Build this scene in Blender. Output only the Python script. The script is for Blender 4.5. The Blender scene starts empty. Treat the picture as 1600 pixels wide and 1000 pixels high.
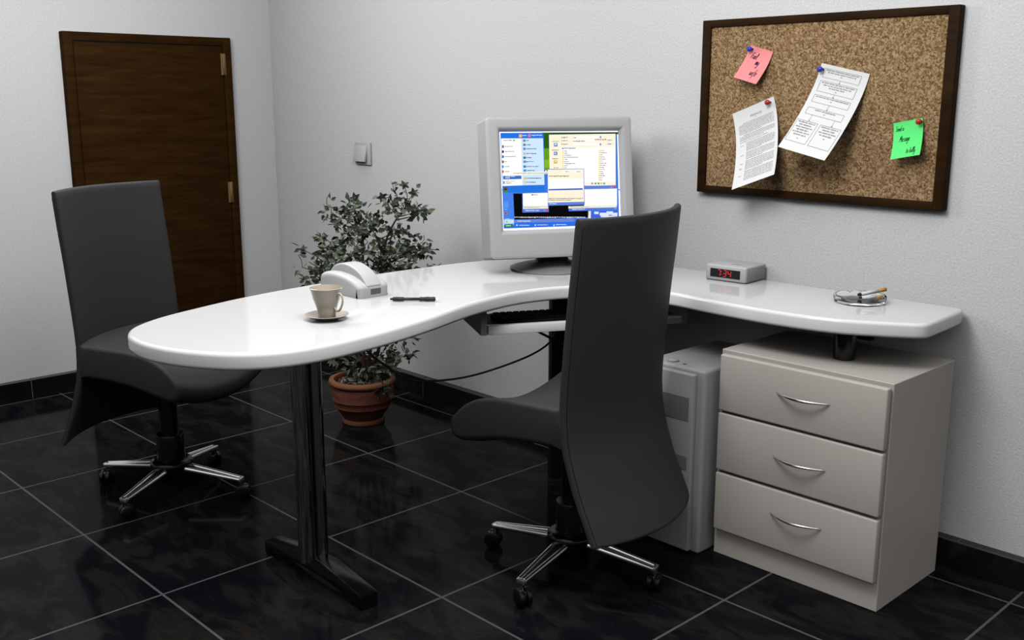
import bpy, bmesh, math, random
import numpy as np
from mathutils import Vector, Matrix

random.seed(7)
T = 0.6                      # one floor tile in metres
XL, YW = -1.11, 3.235        # corner of the two walls in tile units
PI = math.pi
C = bpy.context.scene.collection

def W(x, y, z=0.0):
    """tile coordinates -> metres, origin in the room corner"""
    return Vector(((x - XL) * T, (y - YW) * T, z * T))

# ------------------------------------------------------------------ materials
def mat(name, col, rough=0.5, metal=0.0, spec=0.5, coat=0.0, emit=None, es=1.0, trans=0.0, ior=1.45):
    m = bpy.data.materials.new(name); m.use_nodes = True
    b = m.node_tree.nodes['Principled BSDF']
    b.inputs['Base Color'].default_value = (*col, 1)
    b.inputs['Roughness'].default_value = rough
    b.inputs['Metallic'].default_value = metal
    b.inputs['Specular IOR Level'].default_value = spec
    b.inputs['Coat Weight'].default_value = coat
    b.inputs['Coat Roughness'].default_value = 0.03
    b.inputs['Transmission Weight'].default_value = trans
    b.inputs['IOR'].default_value = ior
    if emit:
        b.inputs['Emission Color'].default_value = (*emit, 1)
        b.inputs['Emission Strength'].default_value = es
    return m

def nodes(m):
    nt = m.node_tree
    return nt, nt.nodes['Principled BSDF']

def noise(nt, scale, detail=4, rough=0.5, vec=None, stretch=None, dist=0.0):
    tc = nt.nodes.new('ShaderNodeTexCoord')
    src = tc.outputs['Object']
    if stretch:
        mp = nt.nodes.new('ShaderNodeMapping'); mp.inputs['Scale'].default_value = stretch
        nt.links.new(src, mp.inputs['Vector']); src = mp.outputs['Vector']
    n = nt.nodes.new('ShaderNodeTexNoise')
    n.inputs['Scale'].default_value = scale; n.inputs['Detail'].default_value = detail
    n.inputs['Roughness'].default_value = rough; n.inputs['Distortion'].default_value = dist
    nt.links.new(src, n.inputs['Vector'])
    return n

def ramp(nt, src, stops):
    r = nt.nodes.new('ShaderNodeValToRGB')
    e = r.color_ramp.elements
    while len(e) < len(stops): e.new(0.5)
    for i, (p, c) in enumerate(stops):
        e[i].position = p; e[i].color = (*c, 1)
    nt.links.new(src, r.inputs['Fac'])
    return r

def bump(nt, b, src, strength, dist=0.002):
    bp = nt.nodes.new('ShaderNodeBump')
    bp.inputs['Strength'].default_value = strength; bp.inputs['Distance'].default_value = dist
    nt.links.new(src, bp.inputs['Height']); nt.links.new(bp.outputs['Normal'], b.inputs['Normal'])

def wall_mat():
    m = mat('wall_plaster', (.78, .78, .78), .92, spec=.1)
    nt, b = nodes(m)
    n = noise(nt, 150, 3, .65)
    r = ramp(nt, n.outputs['Fac'], [(.32, (.69, .69, .695)), (.68, (.83, .83, .83))])
    nt.links.new(r.outputs['Color'], b.inputs['Base Color'])
    bump(nt, b, n.outputs['Fac'], .5, .003)
    return m

def math_node(nt, op, a, bb=None):
    n = nt.nodes.new('ShaderNodeMath'); n.operation = op
    for i, v in enumerate((a, bb)):
        if v is None: continue
        if isinstance(v, (int, float)): n.inputs[i].default_value = v
        else: nt.links.new(v, n.inputs[i])
    return n.outputs[0]

def tile_mat():
    """polished black-blue marble tiles with thin grey grout lines on the tile grid"""
    m = mat('floor_tiles', (.01, .01, .012), .12, spec=.5, ior=1.09)
    nt, b = nodes(m)
    tc = nt.nodes.new('ShaderNodeTexCoord'); sx = nt.nodes.new('ShaderNodeSeparateXYZ')
    nt.links.new(tc.outputs['Object'], sx.inputs[0])
    masks = []
    for ax, off in (('X', XL), ('Y', YW)):
        v = math_node(nt, 'DIVIDE', sx.outputs[ax], T)
        v = math_node(nt, 'ADD', v, off)
        v = math_node(nt, 'ADD', v, 20.5)
        v = math_node(nt, 'FRACT', v)
        v = math_node(nt, 'SUBTRACT', v, 0.5)
        v = math_node(nt, 'ABSOLUTE', v)
        masks.append(math_node(nt, 'LESS_THAN', v, 0.0065))
    g = math_node(nt, 'MAXIMUM', masks[0], masks[1])
    n1 = noise(nt, 6.5, 7, .6, stretch=(.7, 1.7, 1.0), dist=.7)
    n1.inputs['Vector'].links[0].from_node.inputs['Rotation'].default_value = (0, 0, math.radians(44))
    r1 = ramp(nt, n1.outputs['Fac'], [(.34, (.0050, .0055, .0085)), (.47, (.0070, .0072, .0090)), (.58, (.0175, .0155, .0135)), (.70, (.010, .0098, .010))])
    mix = nt.nodes.new('ShaderNodeMix'); mix.data_type = 'RGBA'
    nt.links.new(g, mix.inputs[0]); nt.links.new(r1.outputs['Color'], mix.inputs[6])
    mix.inputs[7].default_value = (.105, .105, .108, 1)
    nt.links.new(mix.outputs[2], b.inputs['Base Color'])
    rr = math_node(nt, 'MULTIPLY', g, 0.5); rr = math_node(nt, 'ADD', rr, 0.09)
    nt.links.new(rr, b.inputs['Roughness'])
    return m

def skirting_mat():
    m = mat('skirting_tiles', (.01, .01, .012), .16, spec=.4)
    nt, b = nodes(m)
    n1 = noise(nt, 3.2, 6, .6, dist=1.0)
    r1 = ramp(nt, n1.outputs['Fac'], [(.38, (.006, .0065, .009)), (.55, (.011, .0105, .012)), (.66, (.024, .019, .016))])
    nt.links.new(r1.outputs['Color'], b.inputs['Base Color'])
    return m

def wood_mat(name, c0, c1, c2, stretch, rough=.5, scale=6, spec=.25):
    m = mat(name, c1, rough, spec=spec)
    nt, b = nodes(m)
    n = noise(nt, scale, 6, .6, stretch=stretch, dist=.4)
    r = ramp(nt, n.outputs['Fac'], [(.3, c0), (.52, c1), (.72, c2)])
    nt.links.new(r.outputs['Color'], b.inputs['Base Color'])
    return m

def cork_mat():
    m = mat('cork', (.3, .18, .1), .9, spec=.1)
    nt, b = nodes(m)
    tc = nt.nodes.new('ShaderNodeTexCoord')
    nz = noise(nt, 60, 3, .6)
    mixv = nt.nodes.new('ShaderNodeVectorMath'); mixv.operation = 'MULTIPLY_ADD'
    nt.links.new(nz.outputs['Color'], mixv.inputs[0]); mixv.inputs[1].default_value = (.02, .02, .02)
    nt.links.new(tc.outputs['Object'], mixv.inputs[2])
    v = nt.nodes.new('ShaderNodeTexVoronoi'); v.inputs['Scale'].default_value = 190
    nt.links.new(mixv.outputs[0], v.inputs['Vector'])
    sep = nt.nodes.new('ShaderNodeSeparateColor'); nt.links.new(v.outputs['Color'], sep.inputs[0])
    n2 = noise(nt, 210, 3, .7)
    a = math_node(nt, 'MULTIPLY', sep.outputs[0], .55); c = math_node(nt, 'MULTIPLY', n2.outputs['Fac'], .6)
    s = math_node(nt, 'ADD', a, c)
    r = ramp(nt, s, [(.2, (.090, .045, .018)), (.42, (.22, .128, .058)), (.62, (.35, .22, .112)), (.85, (.52, .37, .21))])
    nt.links.new(r.outputs['Color'], b.inputs['Base Color'])
    bump(nt, b, s, .5, .002)
    return m

def leather_mat():
    m = mat('grey_leather', (.034, .034, .0345), .62, spec=.30)
    nt, b = nodes(m)
    n = noise(nt, 260, 3, .6)
    bump(nt, b, n.outputs['Fac'], .10, .001)
    return m

def refl_streak_mat():  # grey streaks in the colour imitate the floor reflected in the chrome
    m = mat('chrome_painted_reflection', (.3, .3, .3), .2, metal=1)
    nt, b = nodes(m)
    n = noise(nt, 60, 4, .6, stretch=(3, 3, .12), dist=.6)
    r = ramp(nt, n.outputs['Fac'], [(.35, (.16, .16, .165)), (.65, (.42, .42, .43))])
    nt.links.new(r.outputs['Color'], b.inputs['Base Color'])
    r2 = ramp(nt, n.outputs['Fac'], [(.35, (.16, .16, .16)), (.65, (.34, .34, .34))])
    nt.links.new(r2.outputs['Color'], b.inputs['Roughness'])
    return m

def leaf_mat(name, a, c):
    m = mat(name, a, .6, spec=.3)
    nt, b = nodes(m)
    n = noise(nt, 28, 2, .5)
    r = ramp(nt, n.outputs['Fac'], [(.35, a), (.65, c)])
    nt.links.new(r.outputs['Color'], b.inputs['Base Color'])
    return m

def terracotta_mat():
    m = mat('terracotta', (.2, .07, .045), .6, spec=.35)
    nt, b = nodes(m)
    n = noise(nt, 16, 5, .6, stretch=(1, 1, 3))
    r = ramp(nt, n.outputs['Fac'], [(.3, (.13, .040, .026)), (.7, (.20, .066, .042))])
    nt.links.new(r.outputs['Color'], b.inputs['Base Color'])
    return m

M = dict(
    wall=wall_mat(), floor=tile_mat(), skirting=skirting_mat(),
    grout=mat('grout', (.10, .10, .10), .8),
    door=wood_mat('dark_door_wood', (.021, .0078, .0014), (.035, .0145, .0030), (.050, .0215, .0045), (.7, 1.0, 9.0), .75, 3.6, .06),
    frame=wood_mat('dark_board_frame_wood', (.014, .0055, .0012), (.026, .0115, .0028), (.040, .017, .004), (1, 1, 5), .6, 4, .08),
    groove=mat('dark_groove', (.004, .002, .001), .8),
    brass=wood_mat('brass_hinge', (.17, .10, .04), (.23, .145, .06), (.27, .17, .075), (9, 9, .4), .4, 5),
    leather=leather_mat(), cork=cork_mat(),
    seam=mat('black_seam', (.006, .006, .006), .6),
    desk=mat('white_lacquer', (.90, .90, .90), .08, spec=.6, coat=.2),
    white=mat('white_plastic', (.66, .66, .66), .38, spec=.45),
    greyplastic=mat('grey_plastic', (.60, .60, .60), .45, spec=.3),
    darkgrey=mat('dark_grey_plastic', (.16, .16, .16), .45),
    towergrey=mat('tower_grey_plastic', (.36, .36, .36), .45, spec=.3),
    basegrey=mat('base_grey_plastic', (.34, .34, .34), .4),
    bay=mat('grey_bay', (.19, .19, .19), .5),
    switchm=mat('switch_plastic', (.58, .58, .58), .35),
    cabinet=mat('warm_beige_laminate', (.56, .52, .475), .45, spec=.3),
    black=mat('gloss_black', (.004, .004, .0045), .18, spec=.45),
    matblack=mat('matte_black', (.006, .006, .006), .5, spec=.3),
    rubber=mat('black_caster_plastic', (.006, .006, .006), .22, spec=.4),
    chrome=mat('chrome', (.90, .90, .90), .16, metal=1),
    satin=mat('satin_chrome', (.97, .97, .97), .22, metal=1),
    reflstreak=refl_streak_mat(),
    darkchrome=mat('dark_chrome', (.32, .32, .33), .09, metal=1),
    ceramic=mat('cream_ceramic', (.66, .575, .46), .14, spec=.5, coat=.3),
    coffee=mat('coffee', (.06, .03, .015), .1),
    glass=mat('clear_glass', (1, 1, 1), .0, trans=1.0, ior=1.22),
    paper=mat('white_paper', (.86, .86, .86), .8, spec=.1),
    ink=mat('grey_ink', (.30, .30, .30), .9, spec=0),
    pink=mat('pink_paper', (.98, .33, .34), .8, spec=.1),
    green=mat('green_paper', (.14, .93, .24), .8, spec=.1),
    navy=mat('navy_ink', (.02, .01, .06), .8, spec=0),
    greenink=mat('dark_green_ink', (.004, .05, .03), .8, spec=0),
    bluepin=mat('blue_pin_plastic', (.03, .05, .50), .25),
    redpin=mat('red_pin_plastic', (.55, .025, .02), .25),
    cigpaper=mat('cigarette_paper', (.8, .8, .8), .8),
    filter=mat('cigarette_filter', (.62, .33, .09), .8),
    ash=mat('ash', (.03, .028, .026), .95),
    terracotta=terracotta_mat(),
    rimclay=mat('orange_clay', (.24, .092, .042), .6),
    soil=mat('brown_gravel', (.10, .065, .05), .9),
    bark=mat('reddish_bark', (.035, .014, .010), .8),
    leaf=leaf_mat('leaf_green', (.085, .108, .070), (.19, .225, .155)),
    leafdark=leaf_mat('leaf_dark_green', (.020, .027, .018), (.065, .082, .054)),
    cable=mat('black_cable', (.006, .006, .006), .4),
    penm=mat('black_pen_plastic', (.014, .014, .014), .35),
    display=mat('clock_display', (.004, .004, .005), .25),
    led=mat('red_led', (.3, .01, .01), .5, emit=(1, .035, .03), es=.85),
    keys=mat('black_keys', (.006, .006, .006), .6, spec=.1),
)
_sc = {}
def screen_col(rgb):
    k = tuple(rgb)
    if k not in _sc:
        lin = tuple(((c/255)/12.92 if c/255 <= .04045 else ((c/255+.055)/1.055)**2.4) for c in rgb)
        _sc[k] = mat('screen_light', (0, 0, 0), .3, spec=.1, emit=lin, es=1.02)
    return _sc[k]

# ------------------------------------------------------------------ mesh helpers (all in tile units, scaled at link time)
def obj(name, bm, mats, parent=None, smooth=False, loc=None, recalc=True):
    if recalc: bmesh.ops.recalc_face_normals(bm, faces=bm.faces)
    me = bpy.data.meshes.new(name)
    if smooth is True:
        for f in bm.faces: f.smooth = True
    bm.to_mesh(me); bm.free()
    me.transform(Matrix.Scale(T, 4))
    if not isinstance(mats, (list, tuple)): mats = [mats]
    for m in mats: me.materials.append(m)
    if smooth == 'auto':
        me.shade_smooth(); me.set_sharp_from_angle(angle=math.radians(38))
    o = bpy.data.objects.new(name, me); C.objects.link(o)
    if parent is not None: o.parent = parent
    if loc is not None: o.location = W(*loc)
    return o

def tag(o, label=None, cat=None, group=None, kind=None):
    if label: o['label'] = label
    if cat: o['category'] = cat
    if group: o['group'] = group
    if kind: o['kind'] = kind
    return o

def thing(name, label, cat, loc=(0, 0, 0), rotz=0.0, group=None):
    o = bpy.data.objects.new(name, None); C.objects.link(o)
    o.empty_display_size = .05
    o.location = W(*loc); o.rotation_euler = (0, 0, rotz)
    return tag(o, label, cat, group)

def box(bm, a, b, bevel=0.0, seg=2, mi=0, rot=None, origin=(0, 0, 0)):
    """axis aligned box between corners a and b, optional bevel; rot = Matrix about origin"""
    t = bmesh.new()
    cx = [(a[i]+b[i])/2 for i in range(3)]; s = [abs(b[i]-a[i]) for i in range(3)]
    r = bmesh.ops.create_cube(t, size=1)
    for v in t.verts: v.co = Vector((v.co.x*s[0], v.co.y*s[1], v.co.z*s[2])) + Vector(cx)
    if bevel: bmesh.ops.bevel(t, geom=list(t.edges), offset=bevel, segments=seg, profile=.5, affect='EDGES', clamp_overlap=True)
    merge(bm, t, mi, rot, origin)

def merge(bm, t, mi=0, rot=None, origin=(0, 0, 0)):
    vm = {}
    o = Vector(origin)
    for v in t.verts:
        co = v.co.copy()
        if rot is not None: co = rot @ (co) + o
        elif origin != (0, 0, 0): co = co + o
        vm[v] = bm.verts.new(co)
    for f in t.faces:
        try: nf = bm.faces.new([vm[v] for v in f.verts])
        except ValueError: continue
        nf.material_index = mi if mi is not None else f.material_index
        nf.smooth = f.smooth
    t.free()

def lathe(bm, prof, n=40, center=(0, 0, 0), mi=0, axis=None, cap=True):
    """revolve (r, z) profile; axis: Matrix to re-orient"""
    rings = []
    c = Vector(center)
    for r, z in prof:
        ring = []
        if r < 1e-6:
            co = Vector((0, 0, z)); co = axis @ co if axis else co
            ring = [bm.verts.new(co + c)]
        else:
            for k in range(n):
                a = 2*PI*k/n; co = Vector((r*math.cos(a), r*math.sin(a), z))
                co = axis @ co if axis else co
                ring.append(bm.verts.new(co + c))
        rings.append(ring)
    for i in range(len(rings)-1):
        A, B = rings[i], rings[i+1]
        for k in range(n):
            k2 = (k+1) % n
            if len(A) == 1 and len(B) == 1: continue
            if len(A) == 1: f = bm.faces.new([A[0], B[k], B[k2]])
            elif len(B) == 1: f = bm.faces.new([A[k], A[k2], B[0]])
            else: f = bm.faces.new([A[k], A[k2], B[k2], B[k]])
            f.material_index = mi
    if cap:
        for R in (rings[0], rings[-1]):
            if len(R) > 2:
                f = bm.faces.new(R); f.material_index = mi

def tube(bm, pts, rad, n=10, mi=0, flat=None):
    """swept tube through pts with radius or radius list; flat=(sx,sz) squash"""
    pts = [Vector(p) for p in pts]
    if not isinstance(rad, (list, tuple)): rad = [rad]*len(pts)
    rings = []
    up = Vector((0, 0, 1))
    for i, p in enumerate(pts):
        d = (pts[min(i+1, len(pts)-1)] - pts[max(i-1, 0)]).normalized()
        s = d.cross(up)
        if s.length < 1e-3: s = d.cross(Vector((0, 1, 0)))
        s.normalize(); u = s.cross(d).normalized()
        a, b = (flat if flat else (1, 1))
        rings.append([bm.verts.new(p + s*math.cos(2*PI*k/n)*rad[i]*a + u*math.sin(2*PI*k/n)*rad[i]*b) for k in range(n)])
    for i in range(len(rings)-1):
        for k in range(n):
            f = bm.faces.new([rings[i][k], rings[i][(k+1) % n], rings[i+1][(k+1) % n], rings[i+1][k]]); f.material_index = mi; f.smooth = True
    for R in (rings[0], rings[-1]):
        f = bm.faces.new(R); f.material_index = mi

def spline(pts, n=6, closed=False):
    P = [Vector(p) for p in pts]; out = []
    N = len(P)
    rng = range(N) if closed else range(N-1)
    for i in rng:
        if closed: a, b, c, d = P[(i-1) % N], P[i], P[(i+1) % N], P[(i+2) % N]
        else: a, b, c, d = P[max(i-1, 0)], P[i], P[i+1], P[min(i+2, N-1)]
        for k in range(n):
            t = k/n
            out.append(.5*((2*b) + (-a+c)*t + (2*a-5*b+4*c-d)*t*t + (-a+3*b-3*c+d)*t**3))
    if not closed: out.append(P[-1])
    return out

def prism(bm, pts2, z0, z1, bev=0.0, seg=4, mi=0, plane='XY'):
    """extrude a closed 2-D outline with rounded top and bottom edges"""
    P = [Vector((p[0], p[1])) for p in pts2]
    area = sum(P[i].x*P[(i+1) % len(P)].y - P[(i+1) % len(P)].x*P[i].y for i in range(len(P)))
    if area < 0: P.reverse()
    N = len(P); nor = []
    for i in range(N):
        d = (P[(i+1) % N]-P[i-1]).normalized(); nor.append(Vector((d.y, -d.x)))
    prof = []
    if bev:
        for k in range(seg+1):
            a = PI/2*k/seg; prof.append((bev*(1-math.sin(a)), z0+bev*(1-math.cos(a))))
        for k in range(seg+1):
            a = PI/2*k/seg; prof.append((bev*(1-math.cos(a)), z1-bev*(1-math.sin(a))))
    else: prof = [(0, z0), (0, z1)]
    def mk(x, y, z):
        return {'XY': (x, y, z), 'XZ': (x, z, y), 'YZ': (z, x, y)}[plane]
    rings = []
    for ins, z in prof:
        rings.append([bm.verts.new(mk(P[i].x-nor[i].x*ins, P[i].y-nor[i].y*ins, z)) for i in range(N)])
    for j in range(len(rings)-1):
        for i in range(N):
            f = bm.faces.new([rings[j][i], rings[j][(i+1) % N], rings[j+1][(i+1) % N], rings[j+1][i]])
            f.smooth = True; f.material_index = mi
    f1 = bm.faces.new(list(reversed(rings[0]))); f2 = bm.faces.new(rings[-1])
    f1.material_index = f2.material_index = mi

def rnd_rect(x0, y0, x1, y1, r, n=4):
    out = []
    for cx, cy, a0 in ((x1-r, y1-r, 0), (x0+r, y1-r, 90), (x0+r, y0+r, 180), (x1-r, y0+r, 270)):
        for k in range(n+1):
            a = math.radians(a0+90*k/n); out.append((cx+r*math.cos(a), cy+r*math.sin(a)))
    return out

def S(o, kind='structure'):
    o['kind'] = kind; return o

# ------------------------------------------------------------------ room shell
bm = bmesh.new(); box(bm, (0, -10, -.12), (11, 0, 0))
# floor: object origin stays at the room corner so the tile grid is in object space
o = S(obj('floor', bm, M['floor'])); 
bm = bmesh.new(); box(bm, (-.15, 0, -.12), (11, .15, 5.2)); S(obj('wall_back', bm, M['wall']))
bm = bmesh.new(); box(bm, (-.15, -10, -.12), (0, 0, 5.2)); S(obj('wall_left', bm, M['wall']))

BH = .158   # skirting height
YS, XS = 3.168, -1.04
sk = bmesh.new()
def cc(x, y, z): return (x-XL, y-YW, z)      # tile coords relative to the corner
seams = [XS] + [1.165+k-3 for k in range(1, 3)] + [1.165+k for k in range(0, 8)]
seams = [s for s in seams if s > XS+.1]
edges = [XS] + seams + [9.7]
for a, b in zip(edges[:-1], edges[1:]):
    box(sk, cc(a+.004, YS, 0), cc(b-.004, YW-.001, BH), bevel=.003, seg=1)
box(sk, cc(XS, YS+.004, .0), cc(9.7, YW-.002, BH-.004), mi=1)
tops = [.65+k for k in range(-1, 9)]
for t in tops: box(sk, cc(t-.004, YS+.012, BH-.003), cc(t+.004, YW-.004, BH+.0006), mi=1)
box(sk, cc(XS, YS-.0006, BH-.005), cc(9.7, YS+.006, BH+.0007), mi=1)
o = S(obj('baseboard_back', sk, [M['skirting'], M['grout']]))
sk = bmesh.new()
ye = [3.16, 2.78, 1.78, .78, -.22, -1.22, -2.22, -3.22, -4.22, -6.7]
for a, b in zip(ye[:-1], ye[1:]):
    box(sk, cc(XL+.001, b+.004, 0), cc(XS, a-.004, BH), bevel=.003, seg=1)
box(sk, cc(XL+.002, -6.7, 0), cc(XS-.004, 3.16, BH-.004), mi=1)
o = S(obj('baseboard_left', sk, [M['skirting'], M['grout']]))

# door in the left wall
d = bpy.data.objects.new('door_1', None); C.objects.link(d); d.location = W(XL, 1.285, 0); S(d)
bm = bmesh.new()
dy0, dy1, dh = 0, 1.50, 2.982
fw = .078
box(bm, (0, 0, 0), (.075, fw, dh), bevel=.008)
box(bm, (0, dy1-fw, 0), (.075, dy1, dh), bevel=.008)
box(bm, (0, .004, dh-.072), (.074, dy1-.004, dh-.0005), bevel=.008)
obj('door_frame', bm, M['door'], d, smooth='auto')
bm = bmesh.new(); box(bm, (0, fw+.008, .01), (.066, dy1-fw-.008, dh-.08), bevel=.005)
lf = obj('door_leaf', bm, M['door'], d, smooth='auto')
bm = bmesh.new(); box(bm, (0, fw-.004, .0), (.052, dy1-fw+.004, dh-.07))
obj('door_stop', bm, M['groove'], d)
for z0 in (2.652, 1.50, .35):
    bm = bmesh.new()
    box(bm, (.055, dy1-fw-.030, z0), (.082, dy1-fw+.014, z0+.19), bevel=.004)
    tube(bm, [(.084, dy1-fw-.008, z0+.004), (.084, dy1-fw-.008, z0+.186)], .010, 10)
    h = obj('hinge', bm, M['brass'], d); h['label'] = 'brass hinge on the right edge of the door'

# light switch
sw = thing('light_switch', 'light grey rocker switch on the back wall above the plant', 'light switch', (.342, YW, 1.985))
bm = bmesh.new()
pw, ph = .11, .095
box(bm, (-pw, -.022, -ph), (pw, 0, ph), bevel=.006)
obj('switch_plate', bm, M['switchm'], sw, smooth='auto')
bm = bmesh.new()
box(bm, (-.082, -.012, -.07), (.082, .012, .07), bevel=.005, rot=Matrix.Rotation(math.radians(-13), 3, 'X'), origin=(-.010, -.034, -.002))
obj('rocker', bm, M['switchm'], sw, smooth='auto')

# ------------------------------------------------------------------ desk
desk = thing('desk', 'white glossy corner desk with rounded peninsula end on chrome leg', 'desk', (3.4, 1.6, 0))
DX, DY = 3.4, 1.6
ZT, ZB = 1.40, 1.322
def dl(x, y, z=0): return (x-DX, y-DY, z)
curve = [(3.75, 3.205), (3.35, 3.19), (3.0, 3.02), (2.78, 2.76), (2.685, 2.52), (2.64, 2.33), (2.622, 2.12), (2.612, 1.72), (2.64, 1.3), (2.675, .96), (2.705, .78), (2.745, .60), (2.80, .42), (2.875, .20), (2.95, .05), (3.05, -.075),
         (3.18, -.145), (3.355, -.168), (3.54, -.136), (3.72, -.052), (3.853, .055), (3.93, .19), (3.96, .37), (3.943, .584), (3.90, .831), (3.816, 1.137), (3.70, 1.49), (3.645, 1.85), (3.685, 2.11), (3.79, 2.29), (3.98, 2.42), (4.25, 2.472), (4.52, 2.45), (4.895, 2.44), (5.22, 2.49), (5.44, 2.60)]
out = [(p.x, p.y) for p in spline([(x, y, 0) for x, y in curve], 5)]
# right end with rounded corners
out += [(5.545, 2.665), (5.575, 2.69), (5.590, 2.715), (5.594, 2.75), (5.575, 3.13), (5.570, 3.165), (5.560, 3.19), (5.535, 3.203), (5.49, 3.205), (5.0, 3.205), (4.4, 3.205)]
bm = bmesh.new()
prism(bm, [(x-DX, y-DY) for x, y in out], ZB, ZT, bev=.019, seg=5)
obj('desktop', bm, M['desk'], desk, recalc=False)

# chrome twin-tube leg under the peninsula
lx, ly = 3.405, .60
def cyl(bm, x, y, z0, z1, r, n=32, mi=0, bev=.004):
    lathe(bm, [(r-bev, z0), (r, z0+bev), (r, z1-bev), (r-bev, z1)], n, (x, y, 0), mi)
bm = bmesh.new()
cyl(bm, *dl(lx, ly)[:2], .125, 1.20, .042)
cyl(bm, *dl(lx, ly)[:2], 1.19, ZB, .037)
t1 = obj('leg_tube', bm, M['reflstreak'], desk, smooth='auto')
bm = bmesh.new(); lathe(bm, [(.040, 1.192), (.046, 1.196), (.046, 1.206), (.040, 1.212)], 32, dl(lx, ly))
obj('collar_ring', bm, M['satin'], t1, smooth='auto')
bm = bmesh.new()
cyl(bm, *dl(lx+.004, ly+.086)[:2], .125, 1.20, .036)
cyl(bm, *dl(lx+.004, ly+.086)[:2], 1.19, ZB, .032)
lathe(bm, [(.036, 1.212), (.039, 1.217), (.039, 1.228), (.035, 1.233)], 32, dl(lx+.004, ly+.086))
obj('leg_tube', bm, M['darkchrome'], desk, smooth='auto')
# T foot along x
bm = bmesh.new()
fx0, fx1, fy = 2.935, 3.845, .672
prof = [(fx0, .005), (fx0+.075, .005), (fx0+.085, .03), (3.30, .055), (3.48, .055), (fx1-.10, .03), (fx1-.09, .005), (fx1, .005), (fx1, .075), (fx1-.03, .085), (3.50, .135), (3.28, .135), (fx0+.03, .085), (fx0, .075)]
prism(bm, [(x-DX, z) for x, z in prof], fy-.048-DY, fy+.048-DY, bev=.007, seg=2, plane='XZ')
obj('foot', bm, M['black'], desk, smooth='auto')
for q in ((fx0+.035), (fx1-.04)):
    bm = bmesh.new(); box(bm, dl(q-.03, fy-.04, 0), dl(q+.03, fy+.04, .008))
    obj('foot_pad', bm, M['matblack'], desk)
# black column under the corner (turned like the monitor)
ang = math.radians(-28.5)
mc = (3.21, 2.60)
Rm = Matrix.Rotation(ang, 3, 'Z')     # local +x = facing direction, local y = lateral (right side of picture)
def ml(fwd, lat, z=0):
    v = Rm @ Vector((fwd, lat, 0)); return (mc[0]+v.x, mc[1]+v.y, z)
bm = bmesh.new()
c0 = ml(0, .13); box(bm, (-.04, -.14, 0), (.04, .14, ZB), bevel=.006, rot=Rm, origin=(c0[0]-DX, c0[1]-DY, 0))
obj('support_column', bm, M['matblack'], desk, smooth='auto')
# round post standing on the drawer unit
bm = bmesh.new(); cyl(bm, *dl(5.182, 2.70)[:2], 1.1555, ZB, .056, 36)
obj('support_post', bm, M['black'], desk, smooth='auto')
bm = bmesh.new(); box(bm, dl(4.98, 3.02, 1.27), dl(5.12, 3.18, ZB), bevel=.004); box(bm, dl(5.00, 3.13, 1.16), dl(5.10, 3.18, 1.28), bevel=.004)
obj('bracket', bm, M['matblack'], desk)
# pull-out keyboard tray
bm = bmesh.new()
o3 = (mc[0]-DX, mc[1]-DY, 0)
box(bm, (.27, -.58, 1.165), (.64, .58, 1.185), rot=Rm, origin=o3)
tr = obj('keyboard_tray', bm, M['matblack'], desk)
bm = bmesh.new()
box(bm, (.64, -.59, 1.150), (.685, .59, 1.203), bevel=.006, rot=Rm, origin=(0, 0, 0))
tf = obj('tray_front', bm, M['desk'], tr, smooth='auto'); tf['label'] = 'white front lip of the keyboard tray'
tf.location = Vector((o3[0]*T, o3[1]*T, 0))
for s in (-1, 1):
    bm = bmesh.new()
    y0, y1 = (s*.592, s*.628)
    box(bm, (.12, min(y0, y1), 1.145), (.665, max(y0, y1), ZB), bevel=.003, rot=Rm, origin=o3)
    b = obj('tray_bracket', bm, M['greyplastic'], desk)

# ------------------------------------------------------------------ keyboard on the tray
kb = thing('keyboard', 'black keyboard lying on the tray under the desk', 'keyboard', ml(0, 0, 1.186), ang)
bm = bmesh.new(); box(bm, (.36, -.50, 0), (.60, .42, .022), bevel=.006)
obj('keyboard_body', bm, M['keys'], kb, smooth='auto')
bm = bmesh.new()
for i in range(5):
    for j in range(22):
        x = .375+i*.042; y = -.485+j*.0405
        box(bm, (x, y, .022), (x+.036, y+.035, .030), bevel=.003, seg=1)
obj('keys', bm, M['keys'], kb)

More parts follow.
